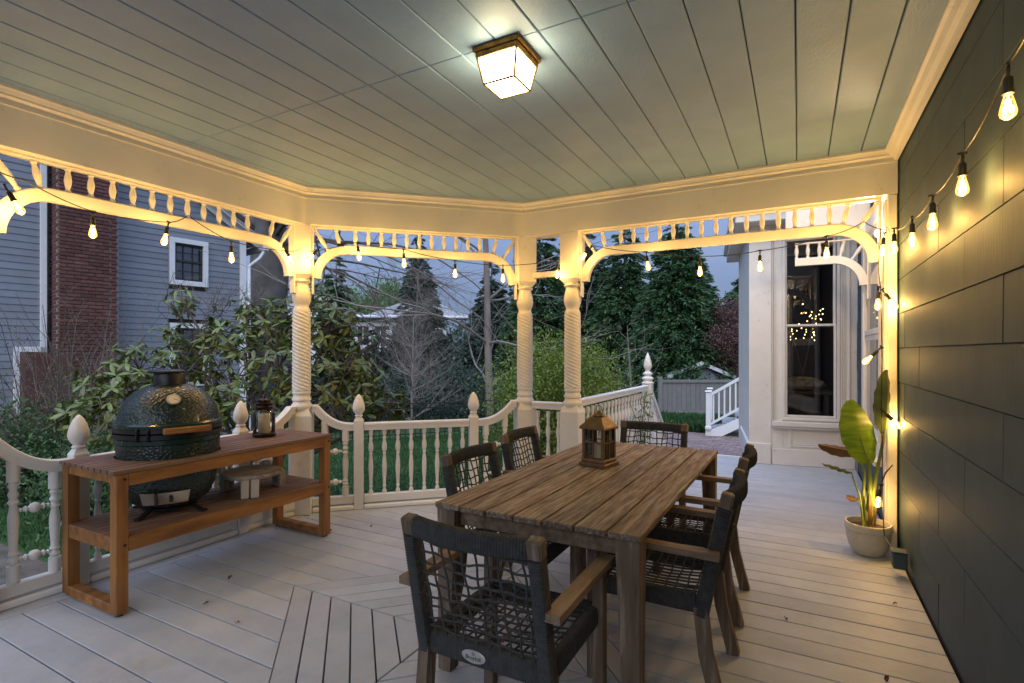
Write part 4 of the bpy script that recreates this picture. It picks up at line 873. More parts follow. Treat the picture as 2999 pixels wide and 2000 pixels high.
# ---- small globe lamp on the wall past the porch
gl_ = thing('globe_lamp', 'small lit round globe lamp on the wall beyond the right frieze', 'lamp', (WX - .012, 5.0, 2.33))
MB().lathe([(.03, 0), (.032, .004), (.03, .010)], 18, T(0, 0, 0, ry=R(-90))).build('back_plate', 'brass', gl_); MB().lathe([(.001, -.032), (.016, -.028), (.028, -.014), (.032, 0), (.028, .014), (.016, .028), (.001, .032)], 18, T(-.042, 0, 0)).build('globe', 'globe', gl_, 60)
ld = bpy.data.lights.new('globe_light', 'POINT'); ld.energy = 16; ld.color = (1, .70, .42); ld.shadow_soft_size = .03; lo = bpy.data.objects.new('globe_light', ld); S.collection.objects.link(lo); lo.parent = gl_; lo.location = (-.09, 0, 0)
# ================================================================ GARDEN
def cloud(name, P, D, size, mat, parent=None, aspect=.45, bend=.25):
    # one leaf-sized face pair per point: P centres, D directions, size lengths
    N = len(P); P = np.asarray(P, float); D = np.asarray(D, float); D /= np.linalg.norm(D, axis=1)[:, None] + 1e-9
    r = rng.normal(size=(N, 3)); sd = np.cross(D, r); sd /= np.linalg.norm(sd, axis=1)[:, None] + 1e-9; nn = np.cross(sd, D)
    s = np.asarray(size, float).reshape(-1, 1) * np.ones((N, 1))
    a = P - D * s * .5; c = P + D * s * .5; m = P + nn * s * bend * .3
    b = m + sd * s * aspect * .5; d = m - sd * s * aspect * .5
    V = np.stack([a, b, c, d], 1).reshape(-1, 3)
    me = bpy.data.meshes.new(name); me.vertices.add(4 * N); me.vertices.foreach_set('co', V.ravel())
    F = np.arange(4 * N, dtype=np.int32); me.loops.add(4 * N); me.loops.foreach_set('vertex_index', F)
    me.polygons.add(N); me.polygons.foreach_set('loop_start', np.arange(0, 4 * N, 4, dtype=np.int32)); me.update(calc_edges=True); me.validate()
    me.materials.append(MATS[mat]); return put(name, me, parent)
def loc0(o, t): o.parent = t
def limb(mb, p, d, l, r, depth, sp=.6, up=.15, n=5, jit=.25, kids=(2, 3), tips=None, shrink=.68):
    pts = [Vector(p)]; d = Vector(d).normalized(); rr = [r]
    for i in range(n):
        d = (d + Vector((random.gauss(0, jit), random.gauss(0, jit), random.gauss(0, jit) + up)) * .35).normalized(); pts.append(pts[-1] + d * l / n); rr.append(r * (1 - .5 * (i + 1) / n))
    mb.tube(pts, rr, 5 if r > .02 else 3, cap=False)
    if depth == 0:
        if tips is not None: tips.append((pts[-1], d))
        return
    for k in range(random.randint(*kids)):
        i = random.randint(2, n); q = Vector((random.gauss(0, 1), random.gauss(0, 1), random.gauss(.2, .8))).normalized()
        limb(mb, pts[i], (d + q * sp * 1.6).normalized(), l * shrink * random.uniform(.7, 1.1), rr[i] * .62, depth - 1, sp, up, n, jit, kids, tips, shrink)
    limb(mb, pts[-1], d, l * shrink, rr[-1], depth - 1, sp, up, n, jit, kids, tips, shrink)
# ---- lawn, beds, paving
lawn = MB().add([(-9.2, 2.2, GZ + .004), (-3.0, 2.2, GZ + .004), (-2.2, 5.2, GZ + .004), (-3.9, 6.8, GZ + .004), (-4.2, 9.2, GZ + .004), (-4.0, 14.5, GZ + .004), (-8.0, 17.0, GZ + .004), (-12.5, 12.5, GZ + .004), (-9.0, 7.6, GZ + .004)], [tuple(range(9))]).build('lawn', 'lawn'); tag(lawn, kind='structure')
def inside(P, poly):
    r = np.zeros(len(P), bool); j = len(poly) - 1
    for i in range(len(poly)):
        xi, yi = poly[i]; xj, yj = poly[j]; r ^= ((yi > P[:, 1]) != (yj > P[:, 1])) & (P[:, 0] < (xj - xi) * (P[:, 1] - yi) / (yj - yi + 1e-12) + xi); j = i
    return r
def grass(name, poly, N, h, label):
    po = np.array(poly); P = rng.uniform(po.min(0), po.max(0), (N, 2)); P = P[inside(P, poly)]; n = len(P)
    hh = h * rng.uniform(.6, 1.3, n); D = np.stack([rng.normal(0, .35, n), rng.normal(0, .35, n), np.ones(n)], 1)
    o = cloud(name, np.stack([P[:, 0], P[:, 1], GZ + .004 + hh * .45], 1), D, hh, 'grass', None, .16, .6); tag(o, label, 'grass', kind='stuff')
grass('lawn_grass', [(-9.2, 2.2), (-3.0, 2.2), (-2.2, 5.2), (-3.9, 6.8), (-4.2, 9.2), (-5.8, 11.4), (-9.0, 7.6)], 120000, .055, 'short green lawn grass beyond the railing')
grass('tall_grass', [(-3.3, 13.0), (-1.9, 12.95), (-1.3, 15.2), (-3.4, 15.0)], 6000, .26, 'taller grass tuft in front of the grey fence')
# brick paving: herringbone-free rows, single bricks where they can be told apart
pv_me = MB().cbox((0, 0, 0), (.194, .094, .03), .006).mesh('paver', 'paver')
pat = MB().add([(-3.4, 7.2, GZ + .003), (-.2, 7.2, GZ + .003), (1.6, 14.2, GZ + .003), (-3.2, 13.6, GZ + .003)], [(0, 1, 2, 3)]).build('brick_path', 'earth'); tag(pat, kind='structure')
rest = MB(); cnt = 0
for r in range(70):
    for c in range(24):
        x = -3.3 + c * .2 + (r % 2) * .1; y = 6.2 + r * .1
        if y > 12.9: continue
        lim = -3.35 + max(0, y - 9) * .05
        if x < lim or x > -.15 + max(0, (y - 10) * .45): continue
        M = T(x + random.uniform(-.003, .003), y, GZ + .012 + random.uniform(-.004, .003), random.uniform(-.02, .02))
        near = (y > 10.2 and y < 12.6 and x > -2.4 and x < -.4)
        if near and cnt < 290: put('paver', pv_me, pat, M); cnt += 1
        else: rest.cbox((0, 0, 0), (.194, .094, .03), .006, M)
tag(rest.build('paving', 'paver', pat), kind='stuff')
# ---- neighbour's clapboard house
an = R(8.2); NO = Vector((-11.16, 6.46, 0)); MN = Matrix(((math.cos(an), math.sin(an), 0, NO.x), (-math.sin(an), math.cos(an), 0, NO.y), (0, 0, 1, 0), (0, 0, 0, 1)))   # local x out of the wall, y along it
nh = thing('clapboard_house', 'blue grey clapboard house with a brick chimney beyond the left railing', 'house', (NO.x, NO.y, GZ), -an); nh['kind'] = 'thing'
def nput(mb, name, mat, parent=None, smooth=None):
    o = mb.build(name, mat, parent or nh, smooth)
    if parent is None: o.location = (0, 0, -GZ)
    return o
zr_ = lambda s_: 4.62 - .607 * (s_ - .096)             # underside of the rake
YC = 1.16
V = [(-.12, -7, GZ), (-.12, YC, GZ), (-.12, YC, zr_(YC)), (-.12, -7, zr_(-7))]
nput(MB().add(V + [(-6, v[1], v[2]) for v in V], [(0, 1, 2, 3), (1, 5, 6, 2), (0, 4, 5, 1), (3, 2, 6, 7), (0, 3, 7, 4), (4, 7, 6, 5)]), 'wall', 'deck_dark')
pc = .1185; k = 0; z = GZ + .1
wins = [(-.36, .38, 2.78, 3.74), (-.36, .38, .7, 2.0)]
while z < 8.2:
    s1 = min(YC - .06, .096 + (4.62 - z) / .607 - .03)
    segs = [(-4.6, -2.30), (-2.30 + .9, s1)] if True else []
    for (a, b_) in segs:
        pieces = [(a, b_)]
        for (wa, wb, wz0, wz1) in wins:
            if z + pc > wz0 and z < wz1 and b_ > wb: pieces = [(a, wa), (wb, b_)]
        for (c0, c1) in pieces:
            if c1 - c0 < .05 or z > 5.6: continue
            V = [(-.12, c0, 0), (.0, c0, 0), (-.012, c0, pc + .012), (-.12, c0, pc + .012)]; V += [(v[0], c1, v[2]) for v in V]
            o = MB().add(V, [(0, 1, 2, 3), (7, 6, 5, 4), (0, 4, 5, 1), (3, 2, 6, 7), (1, 5, 6, 2), (0, 3, 7, 4)]).build('clapboard', 'clap', nh); o.location = (0, 0, z - GZ)
    z += pc
nput(MB().cbox((.01, YC - .03, (zr_(YC) + GZ) / 2), (.06, .13, zr_(YC) - GZ), .005), 'corner_board', 'house_white')
nput(MB().cbox((.01, -2.30, 3.6), (.07, .09, 4.4), .005), 'corner_board', 'house_white'); nput(MB().cbox((.01, -2.47, 1.45), (.07, .42, .09), .005), 'trim_board', 'house_white'); nput(MB().cbox((.01, -2.64, .45), (.07, .09, 1.9), .005), 'trim_board', 'house_white')
b = MB(); p0, p1 = (-7, zr_(-7)), (YC + .42, zr_(YC + .42))
for (d0, d1, h0, h1, nm, mt) in ((.0, .05, 0, .17, 'rake_board', 'house_white'), (-6, .22, .17, .22, 'roof', 'roof_shingle'), (.05, .20, .13, .17, 'rake_soffit', 'house_white')):
    V = [(d0, p0[0], p0[1] + h0), (d1, p0[0], p0[1] + h0), (d1, p1[0], p1[1] + h0), (d0, p1[0], p1[1] + h0), (d0, p0[0], p0[1] + h1), (d1, p0[0], p0[1] + h1), (d1, p1[0], p1[1] + h1), (d0, p1[0], p1[1] + h1)]
    nput(MB().add(V, [(0, 1, 2, 3), (7, 6, 5, 4), (0, 4, 5, 1), (1, 5, 6, 2), (2, 6, 7, 3), (3, 7, 4, 0)]), nm, mt)
nput(MB().cbox((-2.6, YC + .42, zr_(YC) - .18), (5.6, .13, .13), .02), 'gutter', 'house_white')
nput(MB().tube([(.12, YC + .42, zr_(YC) - .22), (.12, YC + .30, zr_(YC) - .42), (.08, YC + .08, zr_(YC) - .62), (.08, YC + .08, GZ + .1)], .038, 8), 'downpipe', 'house_white', None, 60)
for wi, (wa, wb, wz0, wz1) in enumerate(wins):
    wf = MB(); MWN = Matrix(((0, -1, 0, .0), (1, 0, 0, 0), (0, 0, 1, 0), (0, 0, 0, 1)))   # local x along the wall, -y out
    panel_frame(wf, MWN, wa, wb, wz0, wz1, .10, .06); wo_ = nput(wf, 'window', 'house_white')
    i0, i1, j0, j1 = wa + .10, wb - .10, wz0 + .10, wz1 - .10; zm = (j0 + j1) / 2 + .02
    fb = MB(); panel_frame(fb, MWN, i0, i1, zm - .02, j1, .045, .03, .02); panel_frame(fb, MWN, i0, i1, j0, zm + .02, .045, .03, .04)
    fb.build('sash', 'black', wo_)
    mb_ = MB()
    for q_ in (1, 2): mb_.box((i0 + (i1 - i0) * q_ / 3, .02, (j0 + j1) / 2), (.016, .016, j1 - j0), MWN)
    for q_ in ((j0 + zm) / 2, (j1 + zm) / 2): mb_.box(((i0 + i1) / 2, .022, q_), (i1 - i0, .016, .016), MWN)
    mb_.build('glazing_bar', 'black', wo_)
    MB().box(((i0 + i1) / 2, .035, (j0 + j1) / 2), (i1 - i0, .004, j1 - j0), MWN).build('pane', 'house_pane', wo_)
    MB().box(((i0 + i1) / 2, .075, (j0 + j1) / 2), (i1 - i0, .01, j1 - j0), MWN).build('curtain', 'curtain', wo_)
# chimney, brick by brick
ca, cb, cd = -2.19, -1.33, .45
chm = nput(MB().box((cd / 2 - .02, (ca + cb) / 2, 3.3), (cd - .012, cb - ca - .016, 7.2)), 'chimney', 'mortar')
bl, bh = .205, .058; bm1 = MB().cbox((0, 0, 0), (.10, bl - .009, bh - .009), .003).mesh('brick', 'brick'); bm2 = MB().cbox((0, 0, 0), (.10, .10 - .009, bh - .009), .003).mesh('brick', 'brick'); bm3 = MB().cbox((0, 0, 0), (bl - .009, .10, bh - .009), .003).mesh('brick', 'brick')
rest = MB(); cnt = 0; courses = []
for r in range(95):
    z = .75 + r * .063
    if z > 6.3: break
    ys = ca + (0 if r % 2 else .1025); row = []
    if r % 2 == 0: row.append((cd - .05, ca + .05, 'b2'))
    y = ys
    while y < cb - .05:
        l_ = min(bl, cb - y)
        row.append((cd - .05, y + l_ / 2, 'b1' if l_ > .15 else 'b2')); y += bl
    x = cd - .10 - (0 if r % 2 else .10)
    for i in range(2): row.append((x - bl * (i + .5), ca + .05, 'b3'))
    for (x_, y_, kd) in row:
        jit = random.uniform(-.003, .003); vis = 1.9 < z < 4.9
        if vis and cnt < 300:
            o = put('brick', {'b1': bm1, 'b2': bm2, 'b3': bm3}[kd], chm, T(x_ + jit, y_, z)); cnt += 1
        else:
            dd = {'b1': (.10, bl - .009, bh - .009), 'b2': (.10, .10 - .009, bh - .009), 'b3': (bl - .009, .10, bh - .009)}[kd]; rest.cbox((x_ + jit, y_, z), dd, .003)
tag(rest.build('brickwork', 'brick', chm), kind='stuff')
b = MB(); nput(MB().box((.2, -2.3, .45), (.5, .62, 1.9)), 'chimney_base', 'brick')
# ---- iron fence
fp = [Vector((-10.5, 5.6)), Vector((-8.35, 7.97)), Vector((-6.24, 10.69)), Vector((-4.9, 12.4))]
fn = thing('iron_fence', 'black iron picket fence along the far side of the lawn', 'fence', (fp[1].x, fp[1].y, GZ)); pk = MB().cbox((0, 0, .42), (.016, .016, .84), .003).lathe([(.011, .83), (.004, .87), (.001, .90)], 5).mesh('picket', 'black')
fo = Vector((fp[1].x, fp[1].y, 0))
for a, b_ in zip(fp[:-1], fp[1:]):
    l_ = (b_ - a).length; n = int(l_ / .11); M = T(*(a - fo.xy), 0, math.atan2(b_.y - a.y, b_.x - a.x))
    for i in range(n): put('picket', pk, fn, M @ T(i * l_ / n, 0, 0))
    for z in (.12, .68, .78): MB().box((l_ / 2, 0, z), (l_, .028, .022), M).build('rail', 'black', fn)
    MB().cbox((0, 0, .48), (.06, .06, .96), .006, M).build('post', 'black', fn)
# ---- grey board fence and shed
gf = thing('board_fence', 'grey vertical board fence beside the white stairs', 'fence', (-3.69, 16.2, GZ), R(28.5))
for i in range(21):
    o = MB().cbox((0, 0, .52), (.138, .02, .98), .004).build('board', 'fence_grey', gf); o.location = (.15 + i * .142, 0, .03)
MB().cbox((1.5, -.02, 1.03), (3.0, .05, .09), .006).build('top_rail', 'fence_grey', gf); MB().cbox((1.5, -.02, .07), (3.0, .05, .10), .006).build('bottom_rail', 'fence_grey', gf); MB().cbox((0, 0, .58), (.13, .13, 1.16), .01).build('post', 'fence_grey', gf); MB().cbox((2.98, 0, .56), (.13, .13, 1.12), .01).build('post', 'fence_grey', gf)
sh = thing('garden_shed', 'small pale shed with white gable trim behind the grey fence', 'shed', (-2.95, 18.9, GZ), R(28.5))
MB().add([(-.95, 0, 0), (.95, 0, 0), (.95, 0, 1.1), (0, 0, 1.5), (-.95, 0, 1.1), (-.95, 2, 0), (.95, 2, 0), (.95, 2, 1.1), (0, 2, 1.5), (-.95, 2, 1.1)], [(0, 1, 2, 3, 4), (9, 8, 7, 6, 5), (0, 5, 6, 1), (1, 6, 7, 2), (4, 9, 5, 0)]).build('wall', 'clap', sh)
for s_ in (-1, 1):
    MB().add([(0, -.15, 1.55), (s_ * 1.15, -.15, 1.07), (s_ * 1.15, 2.1, 1.07), (0, 2.1, 1.55), (0, -.15, 1.60), (s_ * 1.15, -.15, 1.12), (s_ * 1.15, 2.1, 1.12), (0, 2.1, 1.60)], [(0, 1, 2, 3), (7, 6, 5, 4), (0, 4, 5, 1), (1, 5, 6, 2), (2, 6, 7, 3), (3, 7, 4, 0)]).build('roof', 'roof_shingle', sh)
    MB().add([(0, -.17, 1.47), (s_ * 1.15, -.17, .99), (s_ * 1.15, -.17, 1.11), (0, -.17, 1.59), (0, -.13, 1.47), (s_ * 1.15, -.13, .99), (s_ * 1.15, -.13, 1.11), (0, -.13, 1.59)], [(0, 1, 2, 3), (7, 6, 5, 4), (0, 4, 5, 1), (1, 5, 6, 2), (2, 6, 7, 3), (3, 7, 4, 0)]).build('gable_trim', 'house_white', sh)
# ---- second flight of stairs, behind the bay
s2 = thing('side_stairs', 'white side stairs with square balusters rising behind the bay', 'stairs', (-1.86, 12.64, GZ), R(6))
for i in range(7):
    MB().cbox((.22 + .27 * i, .5, .17 * (i + 1) - .018), (.29, 1.1, .036), .005).build('tread', 'tread_grey', s2); MB().box((.10 + .27 * i, .5, .17 * i + .07), (.02, 1.06, .135)).build('riser', 'white_new', s2)
MB().add([(.0, -.055, 0), (.30, -.055, 0), (2.1, -.055, 1.02), (2.1, -.055, 1.16), (.10, -.055, .145), (0, -.055, .14)] + [(.0, -.02, 0), (.30, -.02, 0), (2.1, -.02, 1.02), (2.1, -.02, 1.16), (.10, -.02, .145), (0, -.02, .14)], [(0, 1, 2, 3, 4, 5), (11, 10, 9, 8, 7, 6)] + [(i, (i + 1) % 6, 6 + (i + 1) % 6, 6 + i) for i in range(6)]).build('stringer', 'white_new', s2)
for yy in (-.03, 1.02):
    MB().cbox((.06, yy, .57), (.10, .10, .86), .006).cbox((.06, yy, .2), (.13, .13, .07), .01).cbox((.06, yy, 1.02), (.14, .14, .035), .01).build('newel', 'white_new', s2)
    if yy > 0: continue
    MB().sweep([(-.035, -.03), (.035, -.03), (.035, .03), (-.035, .03)], [(.08, yy, .93), (2.1, yy, .93 + 2.02 * .63)]).build('handrail', 'white_new', s2); MB().sweep([(-.025, -.025), (.025, -.025), (.025, .025), (-.025, .025)], [(.08, yy, .27), (2.1, yy, .27 + 2.02 * .63)]).build('bottom_rail', 'white_new', s2)
    for i in range(17): x = .17 + i * .115; MB().box((x, yy, .60 + (x - .08) * .63), (.034, .034, .66)).build('baluster', 'white_new', s2)
# ---- lights and clutter seen through the bay window
fl = thing('fairy_lights', 'cluster of tiny warm lights inside the dark bay window', 'fairy lights', tuple(MBAY @ Vector((.75, 1.1, 1.0))))
MB().tube([(0, 0, -.55), (.02, 0, .1), (.1, 0, .5), (.16, 0, .95)], .012, 6).tube([(.02, 0, .1), (-.1, .05, .6), (-.2, .05, .85)], .008, 5).build('branch', 'twig', fl)
b = MB()
for i in range(34): b.lathe([(.001, -.006), (.007, 0), (.001, .006)], 6, T(random.gauss(.16, .07), random.gauss(0, .08), random.gauss(.85, .13)))
for i in range(14): b.lathe([(.001, -.005), (.006, 0), (.001, .005)], 6, T(random.uniform(-.25, .08), random.gauss(0, .08), random.gauss(.68, .06)))
b.build('tiny_bulbs', 'tiny_light', fl)
wt = thing('indoor_table', 'dark table with a plastic wrapped bundle behind the bay window', 'table', tuple(MBAY @ Vector((.66, .62, .46)))); MB().cbox((0, 0, .42), (.72, .6, .04), .005).build('top', 'room_dark', wt)
for sx in (-1, 1):
    for sy in (-1, 1): MB().box((sx * .3, sy * .25, .2), (.05, .05, .4)).build('leg', 'room_dark', wt)
wb_ = MB(); V = []; 
wb_.lathe([(.02, 0), (.12, .01), (.16, .06), (.15, .12), (.08, .17), (.01, .18)], 14, T(*(MBAY @ Vector((.68, .55, .905)))) @ Matrix.Scale(1.6, 4, (1, 0, 0)), mod=lambda a, z: 1 + .12 * math.sin(a * 5 + z * 30)); tag(wb_.build('wrapped_bundle', 'plastic_wrap', None, 30), 'clear plastic wrapped bundle on the table inside the bay window', 'bundle')
# ================================================================ PLANTS
# ---- rhododendron
rh = thing('rhododendron', 'large rhododendron with broad glossy leaves behind the left railing', 'shrub', (-5.5, 4.0, GZ))
k_ = 2999 / 2351
blobs = [(420, 690, 6.1, .22, 8), (480, 800, 6, .45, 28), (620, 750, 6, .42, 34), (700, 715, 5.9, .42, 40), (755, 760, 5.8, .42, 40), (800, 840, 5.7, .42, 36), (850, 900, 5.6, .38, 30), (890, 945, 5.5, .28, 18), (640, 850, 5.7, .55, 48), (530, 890, 5.7, .48, 40), (400, 860, 5.8, .36, 26), (320, 850, 5.7, .34, 24), (290, 910, 5.4, .38, 28), (220, 905, 5.4, .34, 24), (170, 945, 5.2, .28, 20), (570, 705, 6.1, .22, 8), (740, 905, 5.5, .5, 40), (330, 985, 5.0, .36, 22), (680, 960, 5.4, .45, 30), (520, 780, 5.9, .35, 18), (800, 760, 6.0, .3, 18), (460, 940, 5.5, .4, 24), (250, 960, 5.0, .3, 18), (440, 800, 6.1, .36, 12), (390, 790, 6.1, .3, 8), (560, 800, 6.0, .4, 12)]
tips = []
for (px, py, d, r_, n) in blobs:
    c = at(px * k_, py * k_, d + .15)
    for i in range(n):
        v = Vector((random.gauss(0, 1), random.gauss(0, 1), random.gauss(.25, .9))).normalized() * r_ * random.uniform(.45, 1.05); p = c + v
        if p.z > GZ + .35: tips.append((p, (v.normalized() + Vector((0, 0, .7))).normalized()))
LEAFV = [(0, 0, 0), (.25, .13, .012), (.25, -.13, .012), (.6, .16, .0), (.6, -.16, .0), (.9, .09, -.05), (.9, -.09, -.05), (1, 0, -.08), (.25, 0, -.012), (.6, 0, -.03), (.9, 0, -.07)]
LEAFF = [(0, 8, 1), (0, 2, 8), (1, 8, 9, 3), (8, 2, 4, 9), (3, 9, 10, 5), (9, 4, 6, 10), (5, 10, 7), (10, 6, 7)]
lv = []
for (p, d) in tips:
    for j in range(random.randint(6, 11)):
        a = random.uniform(0, 6.28); el = random.uniform(-.75, .45); zq = d.to_track_quat('Z', 'Y')
        v = zq @ Vector((math.cos(a) * math.cos(el), math.sin(a) * math.cos(el), math.sin(el))); v.z -= .12; v.normalize()
        up = zq @ Vector((0, 0, 1)); sdv = up.cross(v); sdv = sdv.normalized() if sdv.length > 1e-4 else Vector((0, 1, 0)); nv = v.cross(sdv); L_ = random.uniform(.07, .135)
        lv.append((p, Matrix((( v.x, sdv.x, nv.x), (v.y, sdv.y, nv.y), (v.z, sdv.z, nv.z))).to_4x4() @ Matrix.Scale(L_, 4)))
lv.sort(key=lambda e: e[0].x * -math.sin(TH) + e[0].y * math.cos(TH))
ro = Vector(rh.location); leaf_me = MB().add(LEAFV, LEAFF).mesh('leaf', 'rhodo_leaf_obj', 60)
for p, m in lv[:300]: put('leaf', leaf_me, rh, Matrix.Translation(p - ro) @ m)
mb = MB()
for p, m in lv[300:]: mb.add(LEAFV, LEAFF, Matrix.Translation(p - ro) @ m)
me = bpy.data.meshes.new('foliage'); me.from_pydata(mb.V, [], mb.F); me.materials.append(MATS['rhodo_leaf']); tag(put('foliage', me, rh), kind='stuff')
mb = MB(); hub = Vector((0, 0, 0))
for (px, py, d, r_, n) in blobs:
    c = at(px * k_, py * k_, d + .15) - ro; b0 = Vector((random.uniform(-.3, .3), random.uniform(-.3, .3), .05)); m1 = b0.lerp(c, .45) + Vector((0, 0, .12)); pts = [b0, b0.lerp(m1, .5) + Vector((random.gauss(0, .06), random.gauss(0, .06), 0)), m1, m1.lerp(c, .6) + Vector((random.gauss(0, .06), random.gauss(0, .06), 0)), c]
    mb.tube(pts, [.035, .028, .022, .016, .01], 6)
    for i in range(n // 2):
        v = Vector((random.gauss(0, 1), random.gauss(0, 1), random.gauss(.2, 1))).normalized() * r_ * .95; mb.tube([c, c + v * .5 + Vector((0, 0, random.gauss(0, .04))), c + v], [.008, .006, .004], 4)
for i in range(40):  # bare twigs at the top
    c = at(random.uniform(380, 600) * k_, random.uniform(690, 760) * k_, 6.15) - ro; limb(mb, c, (random.gauss(0, .6), random.gauss(0, .6), .7), .28, .006, 1, n=4, jit=.6)
mb.build('stems', 'twig', rh)
# ---- leggy shrub by the chimney
ls = thing('twiggy_shrub', 'leggy twiggy shrub with tiny green leaves in front of the chimney', 'shrub', tuple(at(250, 1500, 7.4).xy) + (GZ,)); lo_ = Vector(ls.location); mb = MB(); LP = []; LD = []
for i in range(150):
    a = random.uniform(0, 6.28); sp = random.uniform(.05, .75); d = Vector((math.cos(a) * sp, math.sin(a) * sp, 1)).normalized(); p = Vector((random.gauss(0, .45), random.gauss(0, .45), 0)); pts = [p.copy()]; l_ = random.uniform(1.2, 2.9)
    for k in range(8):
        d = (d + Vector((random.gauss(0, .09), random.gauss(0, .09), -.02 + random.gauss(0, .05)))).normalized(); pts.append(pts[-1] + d * l_ / 8)
        for q_ in range(random.randint(4, 9) if k < 6 else 2):
            if random.random() < .9: LP.append(pts[-2].lerp(pts[-1], random.random()) + Vector((random.gauss(0, .06), random.gauss(0, .06), random.gauss(0, .05)))); LD.append((random.gauss(0, 1), random.gauss(0, 1), random.gauss(.4, .6)))
    mb.tube(pts, [.008 * (1 - k / 10) + .0015 for k in range(9)], 4, cap=False)
    for k in range(3):
        q_ = random.choice(pts[3:]); mb.tube([q_, q_ + (d + Vector((random.gauss(0, .5), random.gauss(0, .5), .1))) * random.uniform(.15, .4)], [.003, .0015], 3, cap=False)
mb.build('stems', 'twig', ls); cloud('foliage', LP, LD, rng.uniform(.02, .05, len(LP)), 'small_leaf', ls, .5)
def mound(name, label, cat, c, rad, N, size, mat, clumps=40, squash=.8, stems=0, group=None):
    t = thing(name, label, cat, (c[0], c[1], GZ), 0, group); cz = c[2] - GZ; cc = []
    for i in range(clumps):
        v = Vector((random.gauss(0, 1), random.gauss(0, 1), random.gauss(0, 1))).normalized() * random.uniform(.55, 1); cc.append((Vector((v.x * rad[0], v.y * rad[1], cz + v.z * rad[2])), v))
    idx = rng.integers(0, clumps, N); C = np.array([tuple(e[0]) for e in cc])[idx]; Dn = np.array([tuple(e[1]) for e in cc])[idx]; s_ = np.mean(rad) * .26
    P = C + rng.normal(0, s_, (N, 3)) * np.array([1, 1, squash]); P = P[P[:, 2] > .03]; n = len(P)
    D = Dn[:n] * .7 + rng.normal(0, .6, (n, 3)) + np.array([0, 0, .5])
    cloud('foliage', P, D, rng.uniform(.6, 1.35, n) * size, mat, t, .42)
    mb = MB()
    for i in range(max(6, stems)):
        e = random.choice(cc)[0]; mb.tube([(random.gauss(0, .15), random.gauss(0, .15), 0), tuple(Vector((e.x * .35, e.y * .35, e.z * .5))), tuple(e)], [.03, .02, .006], 5)
    mb.build('stems', 'twig', t); return t
bc = at(1640, 1090, 9.6); mound('green_bush', 'big round yellow green bush right behind the close-set columns', 'bush', (bc.x, bc.y, .55), (1.15, 1.0, 1.05), 30000, .062, 'bush_leaf', 90)
bc = at(60, 1180, 7.0); mound('low_shrub', 'low dark green shrub in the far left corner below the grey house', 'shrub', (bc.x, bc.y, .0), (.9, .7, .6), 9000, .07, 'small_leaf', 40)
bc = at(330, 1330, 6.0); mound('low_shrub', 'low dark green shrub behind the finial left of the grill', 'shrub', (bc.x, bc.y, -.1), (.8, .6, .5), 8000, .06, 'small_leaf', 40)
def conifer(label, base, H_, R_, N, mat, size, top=None, droop=.35, name='conifer_tree', taper=.9, z0=.06, lean=0, trunk='bark'):
    t = thing(name, label, 'tree', (base[0], base[1], GZ)); nb = int(N / 60); P = []; D = []
    mb = MB().tube([(0, 0, 0), (lean * .5, 0, H_ * .5), (lean, 0, H_ * .98)], [R_ * .075, R_ * .05, .01], 8)
    for i in range(nb):
        f = z0 + (1 - z0) * (1 - math.sqrt(random.random())) if taper > .5 else random.uniform(z0, 1)
        z = H_ * f; a = random.uniform(0, 6.28); l_ = R_ * ((1 - f) ** taper) * random.uniform(.72, 1.12) + .05 * R_; dx, dy = math.cos(a), math.sin(a)
        n = max(8, int(60 * (l_ / R_) * 1.6)); s_ = rng.uniform(.15, 1, n) ** .7; lat = rng.normal(0, .10, n) * l_ * (1.15 - s_) * 1.6
        X = np.stack([lean * f + dx * l_ * s_ - dy * lat, dy * l_ * s_ + dx * lat, z + l_ * (.18 * s_ - droop * s_ * s_) + rng.normal(0, .035 * l_, n)], 1); P.append(X)
        D.append(np.stack([dx + rng.normal(0, .45, n), dy + rng.normal(0, .45, n), -.25 + rng.normal(0, .35, n)], 1))
        if i % 6 == 0: mb.tube([(lean * f, 0, z), (lean * f + dx * l_ * .6, dy * l_ * .6, z + l_ * (.1 - droop * .36))], [.018 * R_, .004], 4, cap=False)
    P = np.concatenate(P); D = np.concatenate(D); keep = P[:, 2] > .05
    cloud('crown', P[keep], D[keep], rng.uniform(.6, 1.4, keep.sum()) * size, mat, t, .30); mb.build('trunk', trunk, t); return t
c = at(1985, 1200, 19.5); conifer('tall dense dark conifer rising left of the bay pilaster', (c.x, c.y), 7.2, 2.3, 90000, 'conifer', .17, taper=.72, droop=.30)
c = at(1830, 1200, 22); conifer('dark conifer left of the tall dense one', (c.x, c.y), 7.6, 2.2, 56000, 'conifer', .19, taper=.7)
c = at(1700, 1200, 24); conifer('broad dark conifer behind the right close-set column', (c.x, c.y), 8.6, 2.6, 50000, 'spruce', .21, taper=.75)
c = at(1580, 1200, 22); conifer('dark conifer between the close-set columns', (c.x, c.y), 8.4, 2.1, 46000, 'conifer', .20, taper=.75)
c = at(1440, 1200, 26); conifer('dark spruce right of the thin pine trunk', (c.x, c.y), 6.8, 2.0, 36000, 'spruce', .21, taper=.9)
c = at(1228, 1200, 26); conifer('grey green spruce with pointed top in the middle of the view', (c.x, c.y), 8.2, 2.0, 46000, 'spruce', .20, taper=.95, droop=.45)
c = at(985, 1200, 21); conifer('slender dark conifer just right of the twisted column', (c.x, c.y), 5.9, 1.15, 16000, 'conifer', .22, taper=.6)
c = at(1120, 1180, 18); conifer('low dark conifer behind the iron fence', (c.x, c.y), 3.1, 1.5, 12000, 'spruce', .20, taper=.6)
c = at(2190, 1150, 24); conifer('rounded conifer behind the red leaved tree', (c.x, c.y), 5.4, 2.2, 14000, 'conifer', .26, taper=.45)
